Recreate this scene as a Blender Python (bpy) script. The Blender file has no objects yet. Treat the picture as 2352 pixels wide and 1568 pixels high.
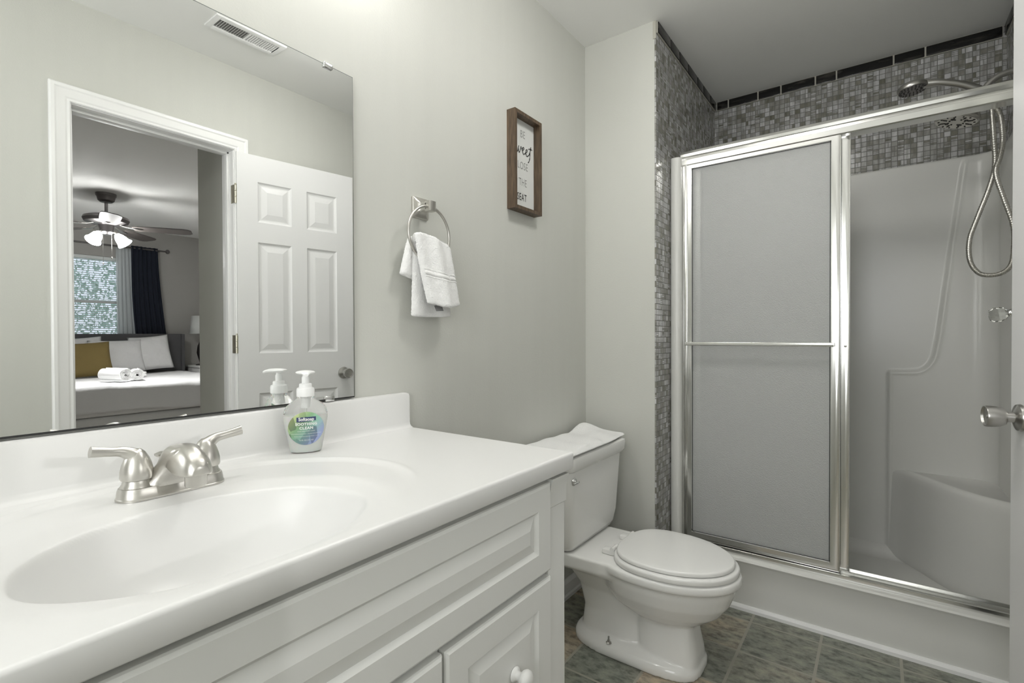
import bpy, bmesh, math, random
from mathutils import Vector, Matrix, Euler
from mathutils import noise as mnoise
random.seed(7)
PI = math.pi
S = bpy.context.scene
COL = S.collection

# ------------------------------------------------------------------ camera
CAMX, CAMZ = 1.084, 1.126
yaw, pit, roll, F = 0.635471695, 0.0106890917, -0.00392191215, 1142.983
cy_, sy_ = math.cos(yaw), math.sin(yaw)
fw = Vector((-sy_ * math.cos(pit), cy_ * math.cos(pit), -math.sin(pit)))
rr = Vector((cy_, sy_, 0)); uu = rr.cross(fw)
r2 = rr * math.cos(roll) + uu * math.sin(roll); u2 = r2.cross(fw)
cd = bpy.data.cameras.new('camera'); cam = bpy.data.objects.new('camera', cd); COL.objects.link(cam)
cd.sensor_width = 36; cd.lens = F / 2352 * 36; cd.clip_start = 0.02
M = Matrix((r2, u2, -fw)).transposed().to_4x4(); M.translation = Vector((CAMX, 0, CAMZ))
cam.matrix_world = M
S.camera = cam

# ------------------------------------------------------------------ world, exposure
w = bpy.data.worlds.new('world'); S.world = w; w.use_nodes = True
wb = w.node_tree.nodes['Background']; wb.inputs[0].default_value = (0.78, 0.88, 1.0, 1); wb.inputs[1].default_value = .75
S.view_settings.view_transform = 'Standard'; S.view_settings.look = 'None'
S.view_settings.exposure = 0.46; S.view_settings.gamma = 1.0
S.view_settings.use_curve_mapping = False
BULB = 21.0      # emission of the vanity bulbs
FANB = 42.0       # emission of the bedroom fan lamps
FILLW = 8.5      # power (W) of the fill light added at the unseen window behind the camera
ld = bpy.data.lights.new('added_window_fill', 'AREA'); ld.shape = 'RECTANGLE'; ld.size = .74; ld.size_y = .98; ld.energy = FILLW; ld.color = (1.0, 1.0, .985)
lo = bpy.data.objects.new('added_window_fill', ld); COL.objects.link(lo); lo.location = (.98, -.915, 1.50); lo.rotation_euler = (math.radians(90), 0, math.radians(0))  # area light added as frontal fill, set in the unseen window
CEILB = 18.0     # emission of the added ceiling fill lamp

# ------------------------------------------------------------------ materials
def P(name, col, rough=0.5, metal=0.0, spec=0.5, **kw):
    m = bpy.data.materials.new(name); m.use_nodes = True
    b = m.node_tree.nodes['Principled BSDF']
    b.inputs['Base Color'].default_value = (*col, 1); b.inputs['Roughness'].default_value = rough
    b.inputs['Metallic'].default_value = metal; b.inputs['Specular IOR Level'].default_value = spec
    for k, v in kw.items(): b.inputs[k.replace('_', ' ')].default_value = v
    return m
class NT:
    def __init__(s, m): s.t = m.node_tree; s.b = s.t.nodes['Principled BSDF']
    def n(s, typ, **kw):
        x = s.t.nodes.new(typ)
        for k, v in kw.items(): setattr(x, k, v)
        return x
    def l(s, a, b): s.t.links.new(a, b)
    def math(s, op, a, b=None, c=None):
        x = s.n('ShaderNodeMath', operation=op)
        for i, v in enumerate((a, b, c)):
            if v is None: continue
            if isinstance(v, (int, float)): x.inputs[i].default_value = v
            else: s.l(v, x.inputs[i])
        return x.outputs[0]
    def obj(s): return s.n('ShaderNodeTexCoord').outputs['Object']
    def noise(s, scale, detail=3, vec=None, rough=.5):
        x = s.n('ShaderNodeTexNoise'); x.inputs['Scale'].default_value = scale; x.inputs['Detail'].default_value = detail
        x.inputs['Roughness'].default_value = rough
        s.l(vec if vec is not None else s.obj(), x.inputs['Vector']); return x.outputs[0]
    def bump(s, h, strength, dist):
        x = s.n('ShaderNodeBump'); x.inputs['Strength'].default_value = strength; x.inputs['Distance'].default_value = dist
        s.l(h, x.inputs['Height']); s.l(x.outputs[0], s.b.inputs['Normal']); return x
    def ramp(s, f, stops):
        x = s.n('ShaderNodeValToRGB'); e = x.color_ramp.elements
        while len(e) < len(stops): e.new(0.5)
        for i, (p, c) in enumerate(stops): e[i].position = p; e[i].color = (*c, 1)
        s.l(f, x.inputs[0]); return x.outputs[0]
    def mix(s, f, a, b, mode='MIX'):
        x = s.n('ShaderNodeMix', data_type='RGBA', blend_type=mode)
        for i, v in ((0, f), (6, a), (7, b)):
            if isinstance(v, (int, float)): x.inputs[i].default_value = v
            elif isinstance(v, tuple): x.inputs[i].default_value = (*v, 1)
            else: s.l(v, x.inputs[i])
        return x.outputs[2]
    def scale(s, v, sc):
        x = s.n('ShaderNodeMapping'); x.inputs['Scale'].default_value = sc; s.l(v, x.inputs['Vector']); return x.outputs[0]
def bumpy(m, scale, strength, dist, detail=3):
    t = NT(m); t.bump(t.noise(scale, detail), strength, dist); return m

WALLC = (0.625, 0.63, 0.588)
m_wall = P('wall_paint', WALLC, 0.55, spec=.35)
t = NT(m_wall); t.bump(t.noise(170, 4), .25, .0016)
sv = t.scale(t.obj(), (1.5, 9, .6))           # faint vertical streaks and scuffs in the paint
t.l(t.ramp(t.noise(2.2, 4, sv), [(0.35, tuple(c * .985 for c in WALLC)), (0.62, WALLC)]), t.b.inputs['Base Color'])
m_bwall = bumpy(P('bedroom_paint', (0.45, 0.44, 0.42), .7), 150, .2, .001)
m_ceil = bumpy(P('ceiling_paint', (0.90, 0.90, 0.88), .8, spec=.2), 120, .25, .001)
m_trim = P('white_trim_paint', (0.90, 0.90, 0.895), .32)
m_door = bumpy(P('door_paint', (0.78, 0.78, 0.78), .38), 220, .12, .0006)
m_cab = P('cabinet_thermofoil', (0.72, 0.725, 0.70), .36)
m_marble = P('cultured_marble', (0.795, 0.795, 0.785), .30)
m_porc = P('porcelain', (0.92, 0.92, 0.90), .07)
m_seat = P('seat_plastic', (0.90, 0.90, 0.88), .16)
m_fib = P('fibreglass', (0.76, 0.76, 0.73), .26)
m_pvc = P('white_plastic', (0.80, 0.80, 0.78), .4)
m_carpet = bumpy(P('carpet', (0.35, 0.33, 0.30), .95), 300, .6, .004)
m_chrome = P('polished_chrome', (0.80, 0.80, 0.80), .08, 1.0)
m_alu = P('bright_aluminium', (0.78, 0.78, 0.76), .17, 1.0)
m_steel = P('brushed_steel', (0.50, 0.49, 0.47), .30, 1.0)
m_nickel = P('brushed_nickel', (0.60, 0.585, 0.55), .34, 1.0)
t = NT(m_nickel); t.bump(t.noise(60, 3, t.scale(t.obj(), (3, 3, 40))), .12, .0004)
m_brass = P('worn_hinge_metal', (0.70, 0.67, 0.55), .3, 1.0)
m_mirror = P('mirror_silver', (0.93, 0.94, 0.93), .0, 1.0)
m_medge = P('mirror_edge', (0.16, 0.18, 0.16), .5)
m_black = P('matte_black', (0.02, 0.02, 0.02), .6)
m_blackr = P('dark_nozzle_rubber', (0.03, 0.03, 0.03), .5)
m_wood = P('walnut_frame', (0.13, 0.085, 0.05), .5)
t = NT(m_wood); t.l(t.ramp(t.noise(22, 4, t.scale(t.obj(), (6, 6, .7))), [(0.3, (0.055, 0.036, 0.022)), (0.7, (0.145, 0.098, 0.060))]), t.b.inputs['Base Color'])
m_paper = P('sign_board', (0.74, 0.75, 0.73), .5)
m_ink = P('black_ink', (0.03, 0.03, 0.03), .6)
m_inkg = P('grey_ink', (0.20, 0.20, 0.20), .6)
m_terry = P('white_terry', (0.95, 0.95, 0.945), .95, spec=.1)
t = NT(m_terry); t.bump(t.noise(330, 2), .9, .0022)
m_band = P('towel_dobby_band', (0.92, 0.92, 0.91), .8, spec=.1)
m_linen = bumpy(P('white_linen', (0.80, 0.80, 0.80), .9, spec=.1), 14, .5, .02)
m_duvet = bumpy(P('grey_white_duvet', (0.78, 0.78, 0.79), .9, spec=.1), 7, .4, .03, 4)
m_skirt = bumpy(P('box_spring_cover', (0.74, 0.74, 0.74), .9, spec=.1), 5, .5, .03)
m_must = bumpy(P('mustard_velvet', (0.235, 0.175, 0.068), .8, spec=.15), 40, .4, .004)
m_upho = bumpy(P('grey_upholstery', (0.125, 0.125, 0.13), .9, spec=.1), 400, .4, .002)
m_curt = P('navy_curtain', (0.025, 0.030, 0.043), .85, spec=.15)
m_sheer = P('sheer_voile', (0.8, 0.85, 0.87), .9, spec=.05, Transmission_Weight=.0, Alpha=.55)
m_blade = P('fan_blade_wood', (0.08, 0.07, 0.065), .5)
m_shade = P('lamp_shade_fabric', (0.72, 0.74, 0.72), .9, spec=.1)
m_fan = P('pewter_fan_metal', (0.20, 0.19, 0.19), .35, 1.0)
m_glassc = P('clear_glass', (0.97, 0.98, 0.98), .02, Transmission_Weight=1.0, IOR=1.45)
m_pane = P('window_glass', (1, 1, 1), .0, Transmission_Weight=1.0, IOR=1.02)
m_bottle = P('clear_bottle_plastic', (0.99, 0.995, 0.99), .04, Transmission_Weight=1.0, IOR=1.25)
m_acryl = P('acrylic_crystal', (0.93, 0.94, 0.92), .04, Transmission_Weight=1.0, IOR=1.49)
m_soap = P('milky_soap', (0.93, 0.94, 0.90), .35, Subsurface_Weight=.2)
m_pump = P('translucent_white_pump', (0.93, 0.935, 0.93), .3)
m_navyl = P('navy_label_ink', (0.045, 0.06, 0.16), .4)
m_whitel = P('white_label_ink', (0.88, 0.90, 0.88), .5)
m_grout = P('light_grout', (0.50, 0.49, 0.43), .8)
m_frost = P('obscure_glass', (0.95, 0.96, 0.95), .33, Transmission_Weight=.64, IOR=1.3)
t = NT(m_frost); t.bump(t.noise(300, 2), .9, .003)
m_liner = P('black_liner_tile', (0.018, 0.018, 0.018), .16)
t = NT(m_liner); t.l(t.ramp(t.noise(9, 5, t.scale(t.obj(), (1, 1, 5))), [(0.5, (0.010, 0.010, 0.010)), (0.75, (0.075, 0.07, 0.06))]), t.b.inputs['Base Color'])
def emis(name, col, s):
    m = P(name, (0.9, 0.9, 0.9), .4); b = m.node_tree.nodes['Principled BSDF']
    b.inputs['Emission Color'].default_value = (*col, 1); b.inputs['Emission Strength'].default_value = s; return m
m_bulb = emis('lit_globe_bulb', (1.0, 0.985, 0.95), BULB)
m_fbulb = emis('lit_bell_shade', (1.0, 0.99, 0.97), FANB)
m_fhot = emis('fan_bulb_filament_glass', (1.0, 0.99, 0.97), 2300.0)
m_cbulb = emis('fill_lamp_diffuser', (1.0, 0.985, 0.95), CEILB)
m_alum2 = P('satin_white_metal', (0.72, 0.72, 0.71), .35)

def mosaic(name, ax):
    """glass mosaic: pitch 23.5 mm, some tiles split into strips, streaky greys"""
    m = P(name, (.3, .3, .3), .22); t = NT(m)
    sp = t.n('ShaderNodeSeparateXYZ'); t.l(t.obj(), sp.inputs[0])
    pit_ = .0235
    a = t.math('DIVIDE', sp.outputs[ax], pit_); b = t.math('DIVIDE', t.math('SUBTRACT', sp.outputs[2], 1.895), pit_)
    fa, fb = t.math('FLOOR', a), t.math('FLOOR', b)
    ca, cb = t.math('FRACT', a), t.math('FRACT', b)
    def wn(x, y, z):
        c = t.n('ShaderNodeCombineXYZ')
        for i, v in enumerate((x, y, z)):
            if isinstance(v, (int, float)): c.inputs[i].default_value = v
            else: t.l(v, c.inputs[i])
        q = t.n('ShaderNodeTexWhiteNoise', noise_dimensions='3D'); t.l(c.outputs[0], q.inputs['Vector']); return q.outputs['Value']
    r = wn(fa, fb, 3.3)
    def edge(c, wdt):
        d = t.math('MINIMUM', c, t.math('SUBTRACT', 1.0, c)); return t.math('LESS_THAN', d, wdt)
    g0 = t.math('MAXIMUM', edge(ca, .055), edge(cb, .055))
    va = t.math('LESS_THAN', r, .16); vb = t.math('MULTIPLY', t.math('GREATER_THAN', r, .16), t.math('LESS_THAN', r, .34))
    c2a = t.math('FRACT', t.math('MULTIPLY', ca, 2)); c2b = t.math('FRACT', t.math('MULTIPLY', cb, 3))
    g1 = t.math('MAXIMUM', t.math('MULTIPLY', va, edge(c2a, .07)), t.math('MULTIPLY', vb, edge(c2b, .1)))
    g = t.math('MAXIMUM', g0, g1)
    sub = t.math('ADD', t.math('MULTIPLY', va, t.math('FLOOR', t.math('MULTIPLY', ca, 2))), t.math('MULTIPLY', vb, t.math('FLOOR', t.math('MULTIPLY', cb, 3))))
    r2_ = wn(fa, fb, t.math('ADD', sub, 9.1))
    colr = t.ramp(r2_, [(0.0, (0.20, 0.195, 0.16)), (0.12, (0.27, 0.265, 0.23)), (0.35, (0.37, 0.365, 0.345)), (0.65, (0.47, 0.465, 0.47)), (0.9, (0.60, 0.60, 0.61)), (1.0, (0.66, 0.66, 0.66))])
    st = t.ramp(t.noise(60, 3, t.scale(t.obj(), (1, 1, .25))), [(0.35, (.72, .72, .70)), (0.6, (1.05, 1.05, 1.05))])
    col = t.mix(1.0, colr, st, 'MULTIPLY')
    t.l(t.mix(g, col, (0.17, 0.17, 0.155)), t.b.inputs['Base Color'])
    t.l(t.math('ADD', t.math('MULTIPLY', g, .5), .2), t.b.inputs['Roughness'])
    t.bump(t.math('SUBTRACT', 1.0, g), .6, .0012)
    return m
m_mosx = mosaic('glass_mosaic_back', 0); m_mosy = mosaic('glass_mosaic_side', 1)

def slate():
    m = P('slate_vinyl_floor', (.2, .2, .16), .33); t = NT(m)
    sp = t.n('ShaderNodeSeparateXYZ'); t.l(t.obj(), sp.inputs[0])
    a = t.math('DIVIDE', t.math('SUBTRACT', sp.outputs[0], .682), .2335); b = t.math('DIVIDE', t.math('SUBTRACT', sp.outputs[1], 2.118), .2205)
    fa, fb, ca, cb = t.math('FLOOR', a), t.math('FLOOR', b), t.math('FRACT', a), t.math('FRACT', b)
    c = t.n('ShaderNodeCombineXYZ'); t.l(fa, c.inputs[0]); t.l(fb, c.inputs[1]); c.inputs[2].default_value = 4.4
    q = t.n('ShaderNodeTexWhiteNoise', noise_dimensions='3D'); t.l(c.outputs[0], q.inputs['Vector'])
    n1 = t.noise(5, 5, None, .6); n2 = t.noise(30, 8, t.scale(t.obj(), (.7, 1.25, 1)), .68)
    f = t.math('ADD', t.math('MULTIPLY', q.outputs['Value'], .55), t.math('SUBTRACT', t.math('MULTIPLY', n1, 1.1), .35))
    base = t.ramp(f, [(0.15, (0.21, 0.225, 0.19)), (0.45, (0.27, 0.27, 0.22)), (0.8, (0.43, 0.36, 0.27))])
    det = t.ramp(n2, [(0.36, (.42, .42, .42)), (0.50, (1, 1, 1)), (.66, (1.45, 1.42, 1.36))])
    col = t.mix(1.0, base, det, 'MULTIPLY')
    def edge(c_): return t.math('LESS_THAN', t.math('MINIMUM', c_, t.math('SUBTRACT', 1.0, c_)), .019)
    g = t.math('MAXIMUM', edge(ca), edge(cb))
    t.l(t.mix(g, col, (0.36, 0.34, 0.29)), t.b.inputs['Base Color'])
    t.bump(t.math('SUBTRACT', n2, t.math('MULTIPLY', g, .8)), .5, .002)
    return m
m_floor = slate()

def labelmat():
    m = P('leafy_label', (.3, .45, .3), .35); t = NT(m)
    v = t.n('ShaderNodeTexVoronoi'); v.inputs['Scale'].default_value = 62
    t.l(t.scale(t.obj(), (0, 1, .55)), v.inputs['Vector'])
    sp = t.n('ShaderNodeSeparateXYZ'); t.l(t.obj(), sp.inputs[0])
    f = t.math('ADD', t.math('MULTIPLY', sp.outputs[1], 9.0), t.math('ADD', .5, t.math('MULTIPLY', t.math('SUBTRACT', .062, sp.outputs[2]), 8)))
    base = t.ramp(f, [(0.15, (0.42, 0.50, 0.24)), (0.4, (0.20, 0.36, 0.20)), (0.62, (0.22, 0.40, 0.34)), (0.9, (0.26, 0.32, 0.52))])
    s2 = t.n('ShaderNodeSeparateXYZ'); t.l(v.outputs['Color'], s2.inputs[0])
    det = t.ramp(s2.outputs[0], [(0.0, (.5, .5, .55)), (0.5, (1, 1, 1)), (1.0, (1.55, 1.5, 1.45))])
    t.l(t.mix(1.0, base, det, 'MULTIPLY'), t.b.inputs['Base Color']); return m
m_label = labelmat()
m_leaf = P('foliage', (0.52, 0.66, 0.58), .7)
m_blind = P('blind_slat', (0.80, 0.84, 0.84), .6)

# ------------------------------------------------------------------ mesh helpers
def B(): return bmesh.new()
def fin(name, bm, mat, parent=None, smooth=30, **props):
    bmesh.ops.remove_doubles(bm, verts=bm.verts, dist=1e-6)
    bmesh.ops.recalc_face_normals(bm, faces=bm.faces)
    me = bpy.data.meshes.new(name); bm.to_mesh(me); bm.free()
    me.materials.append(mat)
    if smooth:
        for p in me.polygons: p.use_smooth = True
        me.set_sharp_from_angle(angle=math.radians(smooth))
    o = bpy.data.objects.new(name, me); COL.objects.link(o)
    if parent: o.parent = parent
    for k, v in props.items(): o[k] = v
    return o
def tag(o, label, cat, group=None):
    o['label'] = label; o['category'] = cat
    if group: o['group'] = group
    return o
def thing(name, label, cat, loc=(0, 0, 0), rz=0, group=None):
    o = bpy.data.objects.new(name, None); COL.objects.link(o); o.location = loc; o.rotation_euler = (0, 0, rz)
    o.empty_display_size = .05
    return tag(o, label, cat, group)
def box(bm, x0, x1, y0, y1, z0, z1, bev=0, seg=2):
    vs = [bm.verts.new((x, y, z)) for x in (x0, x1) for y in (y0, y1) for z in (z0, z1)]
    fs = [(0, 1, 3, 2), (4, 6, 7, 5), (0, 4, 5, 1), (2, 3, 7, 6), (0, 2, 6, 4), (1, 5, 7, 3)]
    ff = [bm.faces.new([vs[i] for i in f]) for f in fs]
    if bev:
        es = list({e for f in ff for e in f.edges})
        bmesh.ops.bevel(bm, geom=es, offset=bev, segments=seg, profile=.6, affect='EDGES', clamp_overlap=True)
    return vs
def ring_faces(bm, a, b):
    n = len(a)
    for i in range(n):
        j = (i + 1) % n
        try: bm.faces.new((a[i], a[j], b[j], b[i]))
        except ValueError: pass
def loft(bm, rings, cap0=True, cap1=True):
    rs = [[bm.verts.new(p) for p in r] for r in rings]
    for a, b in zip(rs, rs[1:]): ring_faces(bm, a, b)
    if cap0: bm.faces.new(rs[0][::-1])
    if cap1: bm.faces.new(rs[-1])
    return rs
def tube(bm, pts, rad, seg=16, sx=1.0, sy=1.0, up=None):
    pts = [Vector(p) for p in pts]; n = len(pts)
    if not isinstance(rad, (list, tuple)): rad = [rad] * n
    rings = []; prev = None
    for i, p in enumerate(pts):
        d = (pts[min(i + 1, n - 1)] - pts[max(i - 1, 0)]).normalized()
        if prev is None:
            ref = Vector(up) if up else (Vector((0, 0, 1)) if abs(d.z) < .9 else Vector((1, 0, 0)))
            a = ref.cross(d).normalized()
        else:
            a = (prev - d * prev.dot(d)).normalized()
        b = d.cross(a).normalized(); prev = a
        r = rad[i]
        ra, rb = (r if isinstance(r, tuple) else (r * sx, r * sy))
        rings.append([p + a * math.cos(2 * PI * k / seg) * ra + b * math.sin(2 * PI * k / seg) * rb for k in range(seg)])
    loft(bm, rings)
def spline(pts, n=8):
    """Catmull-Rom through points"""
    P_ = [Vector(p) for p in pts]; P_ = [P_[0] * 2 - P_[1]] + P_ + [P_[-1] * 2 - P_[-2]]
    out = []
    for i in range(1, len(P_) - 2):
        a, b, c, d = P_[i - 1:i + 3]
        for k in range(n):
            s = k / n
            out.append(.5 * ((2 * b) + (c - a) * s + (2 * a - 5 * b + 4 * c - d) * s * s + (3 * b - a - 3 * c + d) * s ** 3))
    out.append(P_[-2]); return out
def lerpl(vals, n=8):
    return [v.x for v in spline([(v, 0, 0) for v in vals], n)]
def lathe(bm, prof, mat=None, seg=32):
    """prof = [(r, h)] about local z; mat places it"""
    mat = mat or Matrix()
    rings = [[mat @ Vector((max(r, 1e-5) * math.cos(2 * PI * k / seg), max(r, 1e-5) * math.sin(2 * PI * k / seg), h)) for k in range(seg)] for r, h in prof]
    loft(bm, rings)
def axis(p, d, up=(0, 0, 1)):
    d = Vector(d).normalized(); u = Vector(up)
    if abs(d.dot(u)) > .95: u = Vector((1, 0, 0))
    x = u.cross(d).normalized(); y = d.cross(x)
    m = Matrix((x, y, d)).transposed().to_4x4(); m.translation = Vector(p); return m
def rrect(cx, cy, hx, hy, r, n=6):
    r = min(r, hx, hy); out = []
    for (sx, sy, a0) in ((1, 1, 0), (-1, 1, PI / 2), (-1, -1, PI), (1, -1, 1.5 * PI)):
        for k in range(n + 1):
            a = a0 + k * PI / 2 / n
            out.append((cx + sx * (hx - r) + r * math.cos(a), cy + sy * (hy - r) + r * math.sin(a)))
    return out
def gridmesh(bm, fn, nu, nv):
    vs = [[bm.verts.new(fn(i / nu, j / nv)) for j in range(nv + 1)] for i in range(nu + 1)]
    for i in range(nu):
        for j in range(nv): bm.faces.new((vs[i][j], vs[i + 1][j], vs[i + 1][j + 1], vs[i][j + 1]))
    return vs
def solidify(o, t, offset=0):
    m = o.modifiers.new('thickness', 'SOLIDIFY'); m.thickness = t; m.offset = offset; return o
def subsurf(o, l=1):
    m = o.modifiers.new('subdivision', 'SUBSURF'); m.levels = l; m.render_levels = l; return o
def sstep(a, b, x):
    t = min(1, max(0, (x - a) / (b - a))); return t * t * (3 - 2 * t)
def paneled(bm, W0, W1, H0, H1, panels, prof, tf, thick):
    """slab whose front face (depth 0, outward +d) carries moulded panels; tf(u, v, d) -> point.
    prof = [(inset, depth)] rings from each panel's outer rectangle"""
    us = sorted({W0, W1} | {p[0] for p in panels} | {p[1] for p in panels})
    vs = sorted({H0, H1} | {p[2] for p in panels} | {p[3] for p in panels})
    for i in range(len(us) - 1):
        for j in range(len(vs) - 1):
            uc, vc = (us[i] + us[i + 1]) / 2, (vs[j] + vs[j + 1]) / 2
            if any(p[0] < uc < p[1] and p[2] < vc < p[3] for p in panels): continue
            bm.faces.new([bm.verts.new(tf(u, v, 0)) for u, v in ((us[i], vs[j]), (us[i + 1], vs[j]), (us[i + 1], vs[j + 1]), (us[i], vs[j + 1]))])
    for p in panels:
        prev = None
        for (ins, d) in [(0, 0)] + prof:
            r = [bm.verts.new(tf(u, v, d)) for u, v in ((p[0] + ins, p[2] + ins), (p[1] - ins, p[2] + ins), (p[1] - ins, p[3] - ins), (p[0] + ins, p[3] - ins))]
            if prev: ring_faces(bm, prev, r)
            prev = r
        bm.faces.new(prev)
    if not thick: return
    c = [(W0, H0), (W1, H0), (W1, H1), (W0, H1)]
    f = [bm.verts.new(tf(u, v, 0)) for u, v in c]; bk = [bm.verts.new(tf(u, v, -thick)) for u, v in c]
    ring_faces(bm, f, bk); bm.faces.new(bk)
def text2d(s, size, spacing=1.0, offset=0.0, shear=0.0):
    cu = bpy.data.curves.new('lettering', 'FONT'); cu.body = s; cu.size = size; cu.align_x = 'CENTER'; cu.align_y = 'CENTER'
    cu.space_character = spacing; cu.offset = offset; cu.shear = shear; cu.resolution_u = 3
    o = bpy.data.objects.new('lettering', cu); COL.objects.link(o)
    me = bpy.data.meshes.new_from_object(o, depsgraph=bpy.context.evaluated_depsgraph_get())
    vs = [(v.co.x, v.co.y) for v in me.vertices]; fs = [tuple(p.vertices) for p in me.polygons]
    bpy.data.objects.remove(o); bpy.data.curves.remove(cu); bpy.data.meshes.remove(me)
    return vs, fs
def add_text(bm, s, size, place, sx=1.0, **kw):
    vs, fs = text2d(s, size, **kw)
    V = [bm.verts.new(place(x * sx, y)) for x, y in vs]
    for f in fs:
        try: bm.faces.new([V[i] for i in f])
        except ValueError: pass
def struct(name, bm, mat, parent=None, smooth=0):
    o = fin(name, bm, mat, parent, smooth)
    if not parent: o['kind'] = 'structure'
    return o

# ------------------------------------------------------------------ setting
H = 2.44; W = 1.47; TH = 0.115
XS = 0.331; YS = 2.04; YB = 2.965; XR = 1.518      # shower alcove
BX = 6.22                                         # bedroom far wall
DY0, DY1, DZ = 0.55, 1.152, 2.035                 # door opening
def wallbox(name, mat, *a): b = B(); box(b, *a); return struct(name, b, mat)
b = B(); box(b, -.1, W + TH / 2, -1.0, YB + .1, -.1, 0); struct('floor', b, m_floor)
b = B(); box(b, -.1, W + TH + .02, -1.0, YB + .1, H, H + .1); struct('ceiling', b, m_ceil)
wallbox('wall_left', m_wall, -.1, 0, -1.0, YS, 0, H)
b = B(); box(b, 0, .60, -1.0, -.9, 0, H); box(b, 1.36, W, -1.0, -.9, 0, H); box(b, .60, 1.36, -1.0, -.9, 0, 1.0); box(b, .60, 1.36, -1.0, -.9, 2.0, H)
struct('wall_front', b, m_wall)
w2 = bpy.data.objects.new('added_window', None); COL.objects.link(w2); w2['kind'] = 'structure'  # unseen window, added to carry the fill light
b = B()
for a in ((.60, .64, 1.0, 2.0), (1.32, 1.36, 1.0, 2.0), (.64, 1.32, 1.0, 1.04), (.64, 1.32, 1.96, 2.0), (.64, 1.32, 1.48, 1.52)): box(b, a[0], a[1], -.985, -.93, a[2], a[3], .002)
fin('window_frame', b, m_trim, w2, 30)
b = B(); box(b, .64, 1.32, -.96, -.956, 1.04, 1.96); fin('window_pane', b, m_pane, w2, 0)
wallbox('wall_stub', m_wall, -.1, XS - .006, YS, YB + .1, 0, H)
b = B(); box(b, XS - .006, XS, YS + .002, YB, 0, H - .001); struct('wall_shower_left', b, m_mosy)
b = B(); box(b, XS - .006, XR + .1, YB, YB + .1, 0, H); struct('wall_shower_back', b, m_mosx)
b = B(); box(b, XR, XR + .006, 2.21, YB, 0, H - .001); struct('wall_shower_right', b, m_mosy)
b = B()
box(b, W, W + TH, -1.0, DY0 - .02, 0, H); box(b, W, W + TH, DY1 + .02, 2.19, 0, H); box(b, W, W + TH, DY0 - .02, DY1 + .02, DZ + .02, H)
box(b, XR + .006, W + TH, 2.19, YB, 0, H)
struct('wall_right', b, m_wall)
# white edge strip where the mosaic meets the stub wall
b = B(); box(b, XS - .012, XS + .001, YS - .003, YS + .003, 2.365, H - .002, .001); struct('trim_4', b, m_grout)
# dark liner tiles along the ceiling
def liner(name, plane, joints, fixed, gsign):
    bt = B(); bg = B(); z0, z1 = 2.392, 2.436
    for a, c in zip(joints, joints[1:]):
        if plane == 'y': box(bt, a + .003, c - .003, fixed - .010, fixed, z0, z1, .003)
        elif gsign > 0: box(bt, fixed, fixed + .010, a + .003, c - .003, z0, z1, .003)
        else: box(bt, fixed - .010, fixed, a + .003, c - .003, z0, z1, .003)
    a, c = joints[0], joints[-1]
    if plane == 'y': box(bg, a, c, fixed - .006, fixed, z0 - .002, z1 + .002)
    elif gsign > 0: box(bg, fixed, fixed + .006, a, c, z0 - .002, z1 + .002)
    else: box(bg, fixed - .006, fixed, a, c, z0 - .002, z1 + .002)
    o = struct(name, bt, m_liner, None, 30); fin('grout_line', bg, m_grout, o)
xs_ = [.343, .405, .555, .665, .82, .91, 1.135, 1.25, 1.506]
liner('trim_5', 'y', xs_, YB, 1)
liner('trim_6', 'x', [2.045, 2.20, 2.32, 2.45, 2.60, 2.71, 2.84, 2.953], XS, 1)
liner('trim_7', 'x', [2.25, 2.45, 2.65, 2.80, 2.953], XR, -1)
# baseboards
def baseboard(name, x0, x1, y0, y1, face):
    b = B()
    pr = [(.0, .0), (.016, .0), (.016, .014), (.010, .02), (.010, .062), (.006, .072), (.004, .08), (0, .08)]
    if face == 'x+': loft(b, [[(x0 + d, y, z) for d, z in pr] for y in (y0, y1)])
    if face == 'x-': loft(b, [[(x0 - d, y, z) for d, z in pr] for y in (y0, y1)])
    if face == 'y-': loft(b, [[(x, y0 - d, z) for d, z in pr] for x in (x0, x1)])
    if face == 'y+': loft(b, [[(x, y0 + d, z) for d, z in pr] for x in (x0, x1)])
    return struct(name, b, m_trim, None, 20)
baseboard('baseboard_left', 0, 0, .95, YS, 'x+')
baseboard('baseboard_stub', 0.016, XS, YS, YS, 'y-')
baseboard('baseboard_right', W, W, DY1 + .085, 2.19, 'x-')
baseboard('baseboard_front', 0, W, -.9, -.9, 'y+')
# shoe moulding at the shower curb
b = B(); loft(b, [[(x, 2.197 - d, z) for d, z in ((-.01, 0), (.013, 0), (.012, .012), (.006, .021), (-.01, .023))] for x in (XS + .002, W)])
struct('trim_3', b, m_trim, None, 20)
# door casing (bathroom side and bedroom side), jambs and stops
CP = [(0, .008), (.004, .012), (.012, .010), (.018, .013), (.044, .017), (.050, .020), (.060, .020), (.065, .014), (.065, 0)]
def casing(name, xw, s):
    b = B(); rings = []
    for (y, z, oy, oz) in ((DY0 - .003, 0, -1, 0), (DY0 - .003, DZ + .003, -1, 1), (DY1 + .003, DZ + .003, 1, 1), (DY1 + .003, 0, 1, 0)):
        rings.append([(xw, y, z)] + [(xw + s * t_, y + oy * d, z + oz * d) for d, t_ in CP])
    loft(b, rings); return struct(name, b, m_trim, None, 15)
tr = casing('trim_1', W, -1); casing('trim_2', W + TH, 1)
b = B()
box(b, W - .001, W + TH + .001, DY0 - .019, DY0, 0, DZ, .001); box(b, W - .001, W + TH + .001, DY1, DY1 + .019, 0, DZ, .001)
box(b, W - .001, W + TH + .001, DY0 - .019, DY1 + .019, DZ, DZ + .019, .001)
box(b, W + .04, W + .075, DY0 - .002, DY0 + .011, 0, DZ, .002); box(b, W + .04, W + .075, DY1 - .011, DY1 + .002, 0, DZ, .002)
box(b, W + .04, W + .075, DY0, DY1, DZ - .011, DZ + .002, .002)
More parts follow.
